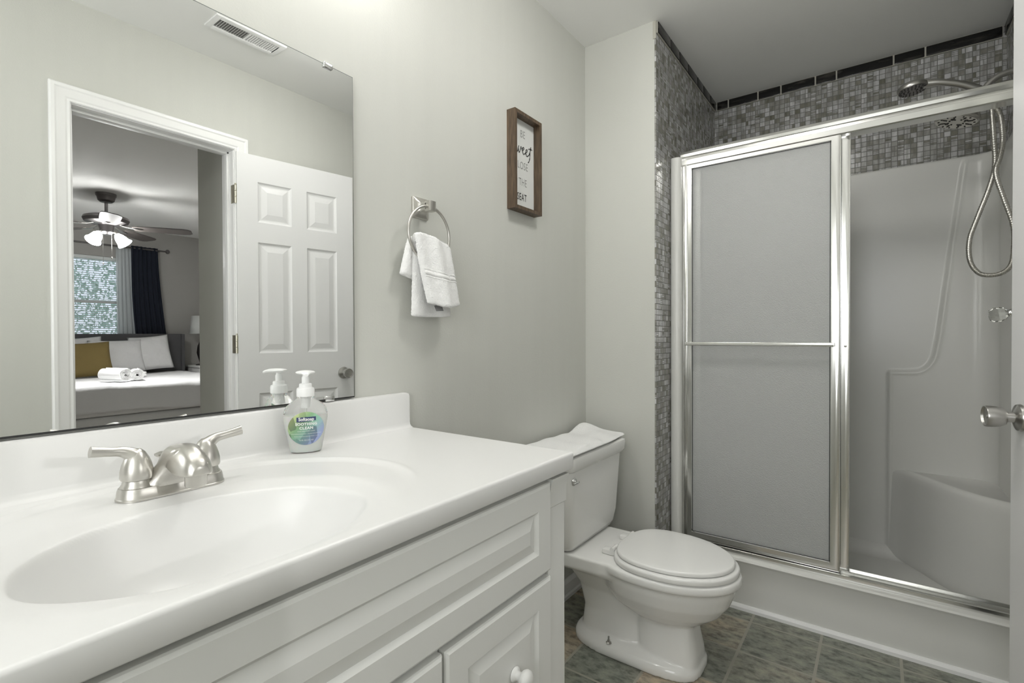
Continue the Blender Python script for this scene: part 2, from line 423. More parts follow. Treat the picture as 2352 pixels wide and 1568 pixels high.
fin('door_jamb', b, m_trim, tr)
b = B(); box(b, W + .004, W + .032, DY0 - .002, DY0 + .0015, .935, 1.0, .001); fin('strike_plate', b, m_steel, tr, label='metal strike plate')

# bathroom door leaf, folded back along the right wall
HIN = Vector((1.452, DY1 + .008)); FREE = Vector((1.352, 1.750)) 
dd = (FREE - HIN).normalized(); DL = (FREE - HIN).length; nn = Vector((-dd.y, dd.x))   # nn points into the room (-x)
if nn.x > 0: nn = -nn
def dtf(u, v, d): p = HIN + dd * u + nn * d; return (p.x, p.y, v)
door = thing('door_1', '', '', (0, 0, 0)); del door['label']; del door['category']; door['kind'] = 'structure'
b = B(); pl = [(.095, .095 + .165), (DL - .095 - .165, DL - .095)]; pz = [(.24, .845), (1.045, 1.60), (1.70, 1.90)]
pans = [(a, c, z0, z1) for a, c in pl for z0, z1 in pz]
paneled(b, 0, DL, .012, 2.03, pans, [(.006, -.006), (.012, -.0085), (.018, -.0085), (.045, -.002)], dtf, .034)
fin('door_leaf', b, m_door, door, 12)
def knob_at(s, parent):
    base = dtf(DL - .062, .925, 0 if s > 0 else -.034); n3 = Vector((nn.x * s, nn.y * s, 0))
    k = B(); lathe(k, [(.0, .0), (.031, .0), (.033, .004), (.031, .010), (.022, .014), (.0125, .017), (.0118, .030), (.0135, .031)], axis(base, n3)); 
    ro = fin('rose', k, m_steel, parent)
    k = B(); lathe(k, [(.014, .0305), (.019, .032), (.0225, .038), (.0255, .052), (.0262, .066), (.0250, .0695), (.0235, .070), (.021, .0655), (.006, .0645), (.0055, .067), (.0, .067)], axis(base, n3), 40)
    kn = fin('knob', k, m_steel, ro)
    return ro
knob_at(1, door); 
for z in (1.823, 1.092, .28):
    k = B(); c = (W - .014, DY1 + .004)
    for q in range(3): lathe(k, [(0, 0), (.0062, 0), (.0062, .028), (0, .028)], Matrix.Translation((c[0], c[1], z - .044 + q * .0295)), 14)
    lathe(k, [(0, 0), (.004, .001), (.004, .006), (0, .008)], Matrix.Translation((c[0], c[1], z + .045)), 12)
    box(k, c[0], W + .02, DY1 - .0015, DY1 + .0005, z - .044, z + .044)
    fin('hinge', k, m_brass, door)

# ------------------------------------------------------------------ wall mirror with clips
MY1, MZ0, MZ1 = .780, .9755, 1.780
mi = thing('wall_mirror', 'large frameless wall mirror above the sink, reflecting the doorway and bedroom', 'mirror', (0, .3, MZ0))
def loc(o, p): o.location = p; return o
def rel(bm, t_): bmesh.ops.translate(bm, verts=bm.verts, vec=-Vector(t_))
def rfin(name, bm, mat, parent, *a, **k):
    """finish a mesh written in world space under a thing (only translated parents)"""
    rel(bm, parent.location if not parent.parent else parent.parent.location); return fin(name, bm, mat, parent, *a, **k)
b = B(); box(b, .010, .0105, -.28, MY1, MZ0, MZ1); rfin('mirror_glass', b, m_mirror, mi, 0)
b = B(); box(b, .0045, .0103, -.28, MY1 + .0012, MZ0, MZ1 + .0018); rfin('mirror_backing', b, m_medge, mi, 0)
for (y, z, s) in ((.709, MZ1, 1), (.707, MZ0, -1), (.02, MZ1, 1), (.02, MZ0, -1)):
    b = B(); z0, z1 = sorted((z + s * .006, z - s * .008)); box(b, .0, .0165, y - .0125, y + .0125, z0, z1, .0035, 3)
    rfin('clip', b, m_chrome, mi, 40, label='small chrome mirror clip')
# black strip along the bottom edge of the glass
b = B(); box(b, .0045, .0108, -.28, MY1, MZ0 - .003, MZ0 + .0002); rfin('bottom_strip', b, m_black, mi, 0)

# ------------------------------------------------------------------ vanity top with integral bowl
VY0, VY1, VX, VZ = -.33, .955, .548, .873
vt = thing('countertop', 'glossy white cultured marble vanity top with integral oval sink', 'countertop', (0, .3, VZ))
def topz(x, y):
    q = math.hypot((x - .290) / .243, (y - .335) / .312)           # wide shallow oval
    ff = 1 - sstep(.36, .47, x)
    z = -.0035 * (1 - sstep(.955, 1.02, q)) * ff + .0018 * math.exp(-((q - 1.035) / .022) ** 2) * ff
    r = math.hypot((x - .354) / .160, (y - .310) / .208)
    fo = 1 - .8 * sstep(.50, .535, x)
    if r < 1.30: z -= .0075 * (1 - sstep(.96, 1.28, r)) * fo
    dr = 1 - min(r, 1.4) ** 3.7; z -= .130 * ((dr + math.sqrt(dr * dr + .0016)) / 2) * (1 - sstep(1.15, 1.3, r))
    return VZ + z
b = B(); nx, ny = 200, 440; EX = VX - .006; EY = VY1 - .006
gv = gridmesh(b, lambda u, v: (lambda x, y: (x, y, topz(x, y)))(.004 + u * (EX - .004), VY0 + v * (EY - VY0)), nx, ny)
# rounded front and right edges
def edge_strip(path, outd):
    rings = []
    for (x, y) in path:
        rings.append([(x, y, VZ if outd else VZ)] )
    return rings
ar = [(math.sin(a * PI / 12) * .006, -.006 + math.cos(a * PI / 12) * .006) for a in range(0, 7)] + [(.006, -.034), (.003, -.037), (-.02, -.037)]
fr = [[bm_ for bm_ in ((EX + d, VY0 + j / ny * (EY - VY0), (topz(EX, VY0 + j / ny * (EY - VY0)) if k == 0 else VZ + dz)) for k, (d, dz) in enumerate(ar))] for j in range(ny + 1)]
vs = [[b.verts.new(p) for p in r] for r in fr]
for i in range(len(vs) - 1):
    for k in range(len(ar) - 1): b.faces.new((vs[i][k], vs[i + 1][k], vs[i + 1][k + 1], vs[i][k + 1]))
cr = [[(EX + math.cos(a) * d, EY + math.sin(a) * d, VZ + dz) for d, dz in ar] for a in [k * PI / 12 for k in range(7)]]
vs = [[b.verts.new(p) for p in r] for r in cr]
for i in range(len(vs) - 1):
    for k in range(len(ar) - 1): b.faces.new((vs[i][k], vs[i + 1][k], vs[i + 1][k + 1], vs[i][k + 1]))
er = [[(.004 + i / nx * (EX - .004), EY + d, VZ + dz) for d, dz in ar] for i in range(nx + 1)]
vs = [[b.verts.new(p) for p in r] for r in er]
for i in range(len(vs) - 1):
    for k in range(len(ar) - 1): b.faces.new((vs[i][k], vs[i + 1][k], vs[i + 1][k + 1], vs[i][k + 1]))
box(b, .004, .02, VY0, VY1 - .01, VZ - .037, VZ - .005)
rel(b, vt.location); bmesh.ops.remove_doubles(b, verts=b.verts, dist=2e-4)
fin('counter_slab', b, m_marble, vt, 50)
# backsplash with coved foot
b = B(); sp_ = [(.001, -.01), (.034, -.0002), (.027, .002), (.0225, .007), (.021, .014), (.0205, .086), (.018, .093), (.013, .0955), (.001, .0955)]
n_ = 12; rings = [[(d, y, VZ + z) for d, z in sp_] for y in (VY0, VY1 - .006)]
for k in range(1, 5):
    a = k * PI / 8; rings.append([(d if z < .03 else d - (1 - math.cos(a)) * 0, VY1 - .006 + .006 * math.sin(a), VZ + min(z, .0955 - .006 + .006 * math.cos(a))) for d, z in sp_])
loft(b, rings); rfin('backsplash', b, m_marble, vt, 35)
b = B(); lathe(b, [(0, 0), (.010, 0), (.016, .004), (.022, .003), (.022, 0), (.02, -.003)], Matrix.Translation((.352, .312, VZ - .128))); rfin('drain', b, m_chrome, vt)

# ------------------------------------------------------------------ vanity cabinet
FX = .521
vc = thing('vanity_cabinet', 'white vanity cabinet with raised panel fronts under the sink top', 'cabinet', (0, .3, 0))
b = B(); box(b, .004, FX - .02, VY0 + .02, .942, .09, VZ - .128 - .03); box(b, .004, FX - .05, VY0 + .03, .93, 0, .1)
box(b, FX - .02, FX, VY0 + .02, .942, .085, VZ - .0375, .001); box(b, .004, FX, .93, .9425, .0, VZ - .0375, .001); box(b, .004, FX, VY0 + .02, VY0 + .032, 0, VZ - .0375, .001)
rfin('cabinet_box', b, m_cab, vc, 30)
def vtf(u, v, d): return (FX + .019 + d, u, v)
PR = [(.004, -.004), (.006, -.006), (.0075, -.0072), (.030, -.0008)]
def front(name, y0, y1, z0, z1, mg, knob=None, kn=None):
    b = B(); e = .006
    paneled(b, y0 + e, y1 - e, z0 + e, z1 - e, [(y0 + mg, y1 - mg, z0 + mg, z1 - mg)], PR, vtf, .0)
    # eased, stepped edge round the front
    rg = []
    for ins, d in ((e, 0), (e - .002, -.0015), (.0015, -.003), (0, -.006), (0, -.018)):
        rg.append([b.verts.new(vtf(u, v, d)) for u, v in ((y0 + ins, z0 + ins), (y1 - ins, z0 + ins), (y1 - ins, z1 - ins), (y0 + ins, z1 - ins))])
    for p, q in zip(rg, rg[1:]): ring_faces(b, p, q)
    o = rfin(name, b, m_cab, vc, 12)
    if knob:
        k = B(); lathe(k, [(0, 0), (.0135, 0), (.0135, .003), (.009, .006), (.0075, .011), (.009, .015), (.0145, .019), (.017, .024), (.0165, .029), (.012, .0335), (.006, .0355), (0, .036)], axis((FX + .019, knob[0], knob[1]), (1, 0, 0)), 28)
        rel(k, vc.location); fin('knob', k, m_pvc, o, 60)
front('false_drawer_front', -.235, .874, .641, .824, .048)
front('door', .562, .874, .10, .629, .05, (.742, .497))
front('door', .246, .556, .10, .629, .05, (.49, .34))
front('door', -.07, .240, .10, .629, .05, (.17, .34))
# right filler post with raised cap block
b = B(); box(b, FX - .002, FX + .0085, .8765, .9425, .0, .768, .0015)
rfin('corner_post', b, m_cab, vc, 30)
b = B(); rings = []
for yy in (.8765, .943):
    rings.append([(FX - .002, yy, .765), (FX + .010, yy, .765), (FX + .013, yy, .768), (FX + .0135, yy, .800), (FX + .016, yy, .814), (FX + .020, yy, .824), (FX + .020, yy, .8285), (FX - .002, yy, .8285)])
loft(b, rings); rfin('post_cap', b, m_cab, vc, 30)

# ------------------------------------------------------------------ faucet
fc = thing('faucet', 'brushed nickel two-handle bathroom faucet on the sink deck', 'faucet', (.128, .333, VZ - .0032))
def fl(bm, name, parent=fc, mat=m_nickel, sm=40, **k): return fin(name, bm, mat, parent, sm, **k)
b = B()
def stad(hx, hy, z, n=10):
    return [(x, y, z) for x, y in rrect(0, 0, hx, hy, hx, n)]
loft(b, [stad(.0285, .079, 0), stad(.0285, .079, .003), stad(.0275, .078, .004), stad(.0262, .0765, .014), stad(.0245, .075, .0185), stad(.021, .0715, .020)])
for s in (-1, 1): lathe(b, [(.0, .018), (.0225, .018), (.0225, .0205), (.020, .024), (.019, .030), (0, .030)], Matrix.Translation((0, s * .0505, 0)), 28)
fl(b, 'base_plate')
# solid body rising from the deck plate into the spout head
b = B(); rg = []; sec = []
for (cx, hx, hy, z) in ((.000, .0250, .052, .012), (.002, .0245, .043, .024), (.008, .0250, .034, .037), (.017, .0270, .0275, .050), (.028, .0310, .0240, .062), (.040, .0310, .0220, .073), (.046, .0240, .0170, .080), (.048, .0100, .0080, .0825)):
    sec.append((cx, hx, hy, z))
sec = [(p.x, p.y, p.z, q.x) for p, q in zip(spline([c_[:3] for c_ in sec], 6), spline([(c_[3], 0, 0) for c_ in sec], 6))]
for (cx, hx, hy, z) in sec: rg.append([(cx + x, y, z) for x, y in rrect(0, 0, hx, hy, min(hx, hy) * .95, 10)])
loft(b, rg)
rg = []; sec = []
for (x, hy, zb, zt) in ((.014, .019, .052, .078), (.045, .0235, .0455, .0840), (.070, .0245, .0425, .0830), (.090, .0232, .0415, .0765), (.104, .0190, .0415, .0670), (.1115, .0125, .0420, .0570)):
    sec.append((x, hy, zb, zt))
sec = [(p.x, p.y, p.z, q.x) for p, q in zip(spline([c_[:3] for c_ in sec], 7), spline([(c_[3], 0, 0) for c_ in sec], 7))] + [(.1125, .006, .0435, .0530)]
for (x, hy, zb, zt) in sec: rg.append([(x, hy * math.copysign(abs(math.cos(t_)) ** .85, math.cos(t_)), zb + (zt - zb) * (0 if math.sin(t_) < 0 else math.sin(t_) ** .95)) for t_ in [2 * PI * k / 48 for k in range(48)]])
loft(b, rg)
o = fl(b, 'spout', sm=180); rm = o.modifiers.new('blend', 'REMESH'); rm.mode = 'VOXEL'; rm.voxel_size = .0009; rm.use_smooth_shade = True
sm_ = o.modifiers.new('soften', 'SMOOTH'); sm_.factor = .6; sm_.iterations = 14
b = B(); lathe(b, [(0, .023), (.0140, .023), (.0155, .025), (.0155, .044), (.0, .046)], Matrix.Translation((.091, 0, 0)), 28); fl(b, 'aerator')
b = B(); tube(b, [(-.034, -.004, .0), (-.034, -.004, .052)], .0022, 10); lathe(b, [(0, .050), (.004, .050), (.011, .055), (.0115, .058), (.004, .061), (0, .061)], Matrix.Translation((-.034, -.004, 0)), 20); fl(b, 'lift_rod')
for s in (-1, 1):
    b = B(); lathe(b, [(0, .031), (.0215, .031), (.0225, .034), (.0222, .044), (.020, .054), (.0165, .064), (.0115, .073), (.006, .078), (0, .079)], Matrix.Translation((0, s * .0505, 0)), 30)
    pp = spline([(0, s * .046, .048), (0, s * .053, .066), (0, s * .068, .0765), (.002, s * .086, .0800), (.004, s * .110, .0845)], 7)
    rd = list(zip(lerpl([.014, .0125, .0085, .0072, .0085], 7), lerpl([.017, .0135, .0075, .0055, .0068], 7)))
    tube(b, pp, rd, 22, up=(1, 0, 0)); fl(b, 'lever_handle', sm=60)
    
# ------------------------------------------------------------------ soap dispenser
ang = math.atan2(-.56, 1.02)
sb = thing('soap_dispenser', 'clear pump bottle of milky hand soap on the vanity top', 'soap bottle', (.066, .612, VZ + .0008), ang)
def brad(z):   # half width (local y), half depth (local x)
    pts = [(0, .031, .0185), (.006, .0335, .0205), (.03, .0375, .023), (.06, .0440, .0255), (.078, .0462, .026), (.092, .0445, .0250), (.102, .0385, .0235), (.110, .0290, .0210), (.115, .0205, .0185), (.118, .0165, .0160), (.128, .0155, .0155)]
    for p, q in zip(pts, pts[1:]):
        if z <= q[0]:
            s = (z - p[0]) / (q[0] - p[0]); return p[1] + (q[1] - p[1]) * s, p[2] + (q[2] - p[2]) * s
    return pts[-1][1:]
def oval(z, k=1.0, n=40, dz=0):
    a, c = brad(z); return [(c * k * math.cos(2 * PI * i / n), a * k * math.sin(2 * PI * i / n), z + dz) for i in range(n)]
def bl(bm, name, mat, sm=60, parent=sb, **k): return fin(name, bm, mat, parent, sm, **k)
b = B(); zs = [0, .0015, .004, .010, .02, .035, .05, .065, .075, .085, .095, .102, .108, .112, .116, .120, .128]
loft(b, [oval(z, .9 if z == 0 else 1) for z in zs]); bl(b, 'bottle', m_bottle, label='clear plastic bottle body')
b = B(); loft(b, [oval(z, .94, dz=.001) for z in [0.001, .004, .010, .02, .035, .05, .065, .075, .080]]); bl(b, 'liquid_soap', m_soap, label='milky white liquid')
b = B(); lathe(b, [(0, .122), (.0185, .122), (.0188, .136), (.0175, .140), (.0135, .142), (.0130, .149), (.0115, .150), (0, .150)], seg=32); bl(b, 'collar', m_pump, 40)
b = B(); lathe(b, [(0, .149), (.0078, .149), (.0078, .163), (.0062, .166), (.0062, .173), (0, .173)], seg=24)
rg = []
for x, hy, z0, z1 in ((-.016, .010, .172, .1755), (-.010, .018, .170, .178), (0, .0205, .1695, .179), (.012, .018, .1700, .179), (.024, .010, .1705, .178), (.034, .0065, .169, .175), (.038, .005, .168, .173)):
    rg.append([(x, y, z) for y, z in [(hy * math.cos(a), (z0 + z1) / 2 + (z1 - z0) / 2 * math.sin(a)) for a in [2 * PI * k / 20 for k in range(20)]]])
loft(b, rg); bl(b, 'pump_head', m_pump, 50)
b = B(); tube(b, [(0, 0, .01), (0, 0, .122)], .0025, 8); lathe(b, [(0, .096), (.009, .096), (.009, .122), (0, .122)], seg=20); bl(b, 'dip_tube', m_pump, 40)
LZ = .0545; LR = .0365
def onb(u, v, e):
    a, c = brad(v); s = max(0, 1 - (u / a) ** 2); return (c * math.sqrt(s) + e, u, v)
b = B(); rs = []
for i in range(0, 11):
    r = LR * i / 10
    rs.append([onb(r * math.cos(2 * PI * k / 48), LZ + r * .985 * math.sin(2 * PI * k / 48), .0006) for k in range(48)])
c0 = b.verts.new(onb(0, LZ, .0006)); R_ = [[b.verts.new(p) for p in r] for r in rs[1:]]
for k in range(48): b.faces.new((c0, R_[0][k], R_[0][(k + 1) % 48]))
for p, q in zip(R_, R_[1:]): ring_faces(b, p, q)
lab = bl(b, 'label', m_label, 60, label='round label printed with green and blue leaves')
b = B()
bxp = [(-.0195, .0140), (.0195, .0165), (.0195, .0250), (-.0195, .0245)]
def patch(bm, cs, e, n=8):
    def f(u, v):
        x = (cs[0][0] * (1 - u) + cs[1][0] * u) * (1 - v) + (cs[3][0] * (1 - u) + cs[2][0] * u) * v
        y = (cs[0][1] * (1 - u) + cs[1][1] * u) * (1 - v) + (cs[3][1] * (1 - u) + cs[2][1] * u) * v
        return onb(x, LZ + y, e)
    gridmesh(bm, f, n, 2)
patch(b, bxp, .0010); fin('brand_panel', b, m_navyl, lab, 60, label='navy brand panel')
b = B()
def ptx(dy, e=.0014): return lambda x, y: onb(x, LZ + dy + y, e)
add_text(b, 'Softsoap', .0098, ptx(.0200, .0015), .93, offset=.0003)
add_text(b, 'SOOTHING', .0078, ptx(.0095), 1.0, spacing=1.12, offset=.0003)
add_text(b, 'CLEAN', .0082, ptx(.0010), 1.0, spacing=1.12, offset=.0003)
add_text(b, 'ALOE VERA FRESH SCENT', .0027, ptx(-.0058), 1.15)
add_text(b, 'MOISTURIZING HAND SOAP  •  WASHES AWAY BACTERIA', .0022, ptx(-.0115), 1.05)
add_text(b, 'SAVON HYDRATANT POUR LES MAINS  •  LAVE', .0022, ptx(-.0172), 1.05)
add_text(b, '7.5 FL OZ (221 mL)', .0038, ptx(-.0255), .95)
fin('label_lettering', b, m_whitel, lab, 0, label='white lettering')

# ------------------------------------------------------------------ towel ring and hand towel
RX, RY, RZ, RR = .046, 1.012, 1.418, .080
tr_ = thing('towel_ring', 'brushed nickel towel ring mounted on the wall beside the mirror', 'towel ring', (0, 1.016, 1.50))
b = B(); rg = []
for (h, hx, r) in ((0, .031, .004), (.004, .031, .004), (.007, .029, .004), (.010, .022, .006), (.016, .015, .006), (.024, .0125, .004), (.040, .0125, .004)):
    rg.append([(h, x, y) for x, y in rrect(0, 0, hx, hx, r, 4)])
loft(b, rg); fin('wall_plate', b, m_nickel, tr_, 35)
b = B(); box(b, .034, .056, -.0125, .0125, -.0155, .0145, .0025, 2); fin('post_block', b, m_nickel, tr_, 35)
b = B(); n = 64; rings = []
for k in range(n):
    a = 2 * PI * k / n; rings.append([(RX + .0042 * math.cos(c), RY - 1.016 + (RR + .0042 * math.sin(c)) * math.sin(a), RZ - 1.50 + (RR + .0042 * math.sin(c)) * math.cos(a)) for c in [2 * PI * q / 12 for q in range(12)]])
rs = [[b.verts.new(p) for p in r] for r in rings]
for i in range(n): ring_faces(b, rs[i], rs[(i + 1) % n])
fin('ring', b, m_nickel, tr_, 60)
# the towel: pulled through the ring, a short lobe behind, a long rear panel and a folded front panel
tw = thing('hand_towel', 'white terry hand towel hanging through the towel ring', 'towel', (RX, RY, 1.30))
def cloth(bm, left, right, xf, z1, z0, thick, nu=26, nv=34, bot=None):
    """left/right: y edges as fn(t), xf(u,t): x of the sheet's middle, t=0 top .. 1 bottom; closed rounded slab"""
    rings = []
    for j in range(nv + 1):
        t_ = j / nv; y0, y1 = left(t_), right(t_); fr_, bk = [], []
        th = thick * (1 if 0 < j < nv else .35)
        for i in range(nu + 1):
            u = i / nu; zz = z1(u) + (z0(u) - z1(u)) * t_
            e = math.sqrt(max(0, 1 - (2 * u - 1) ** 8)); x = xf(u, t_)
            j1 = mnoise.noise(Vector((u * 9, t_ * 12, 3.1))) * .0012
            fr_.append((x + th * e + j1, y0 + (y1 - y0) * u, zz)); bk.append((x - th * e * .8, y0 + (y1 - y0) * u, zz))
        rings.append(fr_ + bk[::-1])
    loft(bm, rings)
b = B()
# rear long panel
cloth(b, lambda t_: .952 - .002 * t_, lambda t_: 1.092 + .016 * t_, lambda u, t_: .040 - .006 * t_ + .003 * math.sin(u * 9),
      lambda u: 1.405 - .02 * u, lambda u: 1.180 + .004 * u, .0055)
# short lobe behind, left of the ring
cloth(b, lambda t_: .946 - .032 * t_ ** .8, lambda t_: .966 + .01 * t_, lambda u, t_: .030 - .003 * t_ + .004 * math.sin(u * 5),
      lambda u: 1.402 + .01 * u, lambda u: 1.296 - .012 * u, .009, 12, 20)
# front folded panel with a bulging cross-section that opens at the foot
FL = lambda t_: .946 + .008 * t_ + .032 * t_ ** 1.6
FR = lambda t_: 1.088 + .032 * t_
FT = lambda u: 1.418 - .014 * u + .004 * math.sin(u * 6) - .016 * sstep(.86, 1, u) - .004 * sstep(.1, 0, u)
FB = lambda u: 1.218 - .010 * math.sin(u * PI)
def xfront(u, t_):
    bul = math.sin(PI * min(1, max(0, u))) ** .8
    return .052 + .007 * t_ + (.004 + .016 * t_) * bul + .0035 * math.sin(u * 13 + 1) * (1 - .3 * t_)
cloth(b, FL, FR, xfront, FT, FB, .0065)
# saddle over the ring
tube(b, spline([(.034, .957, 1.385), (.046, .962, 1.408), (.056, .966, 1.395)], 5), [.010] * 11, 12)
rel(b, tw.location); o = fin('terry_cloth', b, m_terry, tw, 60); subsurf(o, 1)
tx = bpy.data.textures.new('terry_loops', 'CLOUDS'); tx.noise_scale = .0035; tx.noise_depth = 1
dm = o.modifiers.new('loops', 'DISPLACE'); dm.texture = tx; dm.strength = .0030; dm.mid_level = .5; dm.texture_coords = 'LOCAL'
b = B()
for (ta, tb) in ((.500, .515), (.530, .585), (.600, .615)):
    def band(u, v, ta=ta, tb=tb):
        u2_ = .06 + .88 * u; t_ = ta + (tb - ta) * v
        return (xfront(u2_, t_) + .0066, FL(t_) + (FR(t_) - FL(t_)) * u2_, FT(u2_) + (FB(u2_) - FT(u2_)) * t_)
    gridmesh(b, band, 24, 2)
rel(b, tw.location); o = fin('woven_band', b, m_band, tw, 60); solidify(o, .0007)
b = B(); gridmesh(b, lambda u, v: (.062 + .008 * v, 1.012 + u * .030, 1.214 - v * .016 + u * .002), 3, 2)
rel(b, tw.location); o = fin('care_tag', b, m_inkg, tw, 0, label='small dark printed care tag'); solidify(o, .0006)

# ------------------------------------------------------------------ framed sign
SY0, SY1, SZ0, SZ1, SD = 1.443, 1.618, 1.587, 1.943, .037
sg = thing('framed_sign', 'small walnut framed bathroom sign with black lettering on the wall', 'sign', (0, (SY0 + SY1) / 2, SZ0))
b = B(); fwid = .0125
pr = [(0, .0), (0, SD), (fwid, SD), (fwid, .0)]
rings = []
for (y, z, oy, oz) in ((SY0, SZ0, 1, 1), (SY1, SZ0, -1, 1), (SY1, SZ1, -1, -1), (SY0, SZ1, 1, -1)):
    rings.append([(x, y + oy * d, z + oz * d) for d, x in pr])
rs = [[b.verts.new(p) for p in r] for r in rings]
for i in range(4): ring_faces(b, rs[i], rs[(i + 1) % 4])
rfin('frame', b, m_wood, sg, 20)
b = B(); box(b, .001, .007, SY0 + .010, SY1 - .010, SZ0 + .010, SZ1 - .010); bd = rfin('board', b, m_paper, sg, 0, label='white board')
SC = 1.532
def stx(z): return lambda x, y: (.0076, SC + x, z + y)
for wrd, sz, sx_, yo, zc, of in (('BE', .040, .72, 0, 1.879, -.0006), ('LOSE', .040, .70, 0, 1.762, -.0006), ('THE', .040, .68, 0, 1.700, -.0006), ('SEAT', .038, .68, -.006, 1.644, .0002)):
    b = B(); add_text(b, wrd, sz, lambda x, y: (.0076, SC + yo + x, zc + y), sx_, offset=of, spacing=1.1)
    rel(b, sg.location); fin('printed_word', b, m_ink if wrd == 'SEAT' else m_inkg, bd, 0)
# brush-script word drawn as pen strokes
b = B()
def stroke(pts, wd=.0016):
    pts = spline([(.0085, SC + x, 1.818 + z) for x, z in pts], 6)
    n = len(pts); rd = [(wd * (.55 + .75 * abs(math.sin(i * .55))), .0004) for i in range(n)]
    tube(b, pts, rd, 6, up=(1, 0, 0))
stroke([(-.060, -.004), (-.052, .008), (-.046, .017), (-.052, .018), (-.054, .008), (-.046, -.002), (-.050, -.013), (-.060, -.013)])
stroke([(-.045, .004), (-.041, .016), (-.042, .000), (-.037, -.011), (-.030, .002), (-.027, .014), (-.028, .000), (-.023, -.010), (-.015, .004), (-.012, .014), (-.006, .006)])
stroke([(-.006, .002), (.004, .006), (.007, .014), (.000, .014), (-.003, .002), (.003, -.009), (.012, -.006), (.018, .000)])
stroke([(.016, .000), (.026, .004), (.029, .012), (.022, .012), (.019, .000), (.025, -.011), (.034, -.008), (.042, .000)])
stroke([(.040, -.004), (.048, .012), (.053, .030), (.047, .008), (.046, -.012), (.040, -.028), (.033, -.034)], .0018)
stroke([(.036, .018), (.046, .022), (.062, .021)], .0013)
rel(b, sg.location); fin('script_word', b, m_ink, bd, 60, label='black brush-script word')

# ------------------------------------------------------------------ toilet
TY = 1.712
to = thing('toilet', 'white two-piece porcelain toilet with the lid closed', 'toilet', (0, TY, 0))
def egg(x0, x1, wd, z, n=48, back=.45, pw=2.0, pb=2.6):
    """egg outline: widest at `back` of the length"""
    xc = x0 + (x1 - x0) * back; out = []
    for k in range(n):
        a = 2 * PI * k / n; c, s = math.cos(a), math.sin(a)
        p = pw if c > 0 else pb
        rx = (x1 - xc) if c > 0 else (xc - x0)
        out.append((xc + rx * math.copysign(abs(c) ** (2 / p), c), wd * math.copysign(abs(s) ** (2 / p), s), z))
    return out
b = B()
# foot and pedestal
loft(b, [egg(.150, .616, .124, 0, pw=3.6, pb=2.8), egg(.150, .616, .124, .022, pw=3.6, pb=2.8), egg(.157, .608, .115, .036, pw=3.6, pb=2.8), egg(.175, .600, .085, .046, pw=3.6)])
loft(b, [egg(.400, .613, .092, .0, back=.5, pw=4, pb=3), egg(.40, .606, .086, .06, back=.5, pw=4, pb=3), egg(.395, .590, .076, .14, back=.5, pw=4, pb=3), egg(.395, .575, .072, .20, back=.5, pw=3.5, pb=3), egg(.35, .59, .09, .235, back=.5)])
# rear trap column widening into the tank deck
loft(b, [egg(.175, .46, .078, .03, back=.5, pb=3.5), egg(.185, .44, .070, .12, back=.5, pb=3.5), egg(.165, .44, .078, .20, back=.5, pb=3.5), egg(.13, .44, .105, .26, back=.5, pb=4), egg(.085, .44, .135, .30, back=.5, pb=5)])
loft(b, [egg(.055, .42, .150, .285, back=.5, pw=4, pb=7), egg(.050, .42, .165, .30, back=.5, pw=4, pb=7), egg(.050, .42, .165, .345, back=.5, pw=4, pb=7)])
# bowl
loft(b, [egg(.42, .56, .05, .13), egg(.355, .622, .095, .17), egg(.305, .668, .130, .205), egg(.28, .697, .152, .245), egg(.27, .712, .165, .285), egg(.265, .719, .171, .318)])
rel_ = [egg(.26, .729, .180, .314), egg(.256, .732, .183, .322), egg(.256, .732, .183, .340), egg(.262, .726, .178, .3455)]
loft(b, rel_)
o = fin('bowl', b, m_porc, to, 180)
rm = o.modifiers.new('blend', 'REMESH'); rm.mode = 'VOXEL'; rm.voxel_size = .0048; rm.use_smooth_shade = True
sm_ = o.modifiers.new('soften', 'SMOOTH'); sm_.factor = .6; sm_.iterations = 5
def slab(name, x0, x1, wd, z0, z1, mat, dome=0, bx=.42):
    b = B(); n = 6; rg = []
    e = .007
    rg.append(egg(x0 + .012, x1 - .012, wd - .012, z0, back=bx))
    for k in range(5):
        a = PI / 2 * k / 4; rg.append(egg(x0 + e * (1 - math.sin(a)), x1 - e * (1 - math.sin(a)), wd - e * (1 - math.sin(a)), z0 + e * .6 * (1 - math.cos(a)), back=bx))
    for k in range(5):
        a = PI / 2 * k / 4; rg.append(egg(x0 + e * (1 - math.cos(a)), x1 - e * (1 - math.cos(a)), wd - e * (1 - math.cos(a)), z1 - e + e * math.sin(a), back=bx))
    for k in range(1, 7):
        f = k / 6.5; rg.append(egg(x0 + e + (.5 * (x1 - x0)) * f * .97, x1 - e - .5 * (x1 - x0) * f * .93, (wd - e) * (1 - f * .97), z1 + dome * (1 - (1 - f) ** 2), back=bx))
    loft(b, rg); return fin(name, b, mat, to, 60)
slab('seat', .322, .725, .180, .3465, .367, m_seat)
slab('lid', .330, .711, .168, .3685, .384, m_seat, .004)
for s in (-1, 1):
    b = B(); box(b, .285, .335, s * .075 - .016, s * .075 + .016, .3455, .364, .005, 3); tube(b, [(.326, s * .075 - .020, .368), (.326, s * .075 + .020, .368)], .008, 14)
    fin('hinge', b, m_seat, to, 50)
b = B(); lathe(b, [(0, 0), (.010, 0), (.011, .002), (.0085, .004), (.0055, .006), (.0055, .011), (0, .011)], Matrix.Translation((.318, -.104, .040)), 6)
tube(b, [(.318, -.104, .045), (.318, -.104, .064)], .003, 8); fin('floor_bolt', b, m_steel, to, 30, label='metal floor bolt and nut')
b = B(); TC = .010
def tk(x0, x1, hy, z, r=.035): return [(x, TC + y, z) for x, y in rrect((x0 + x1) / 2, 0, (x1 - x0) / 2, hy, r, 6)]
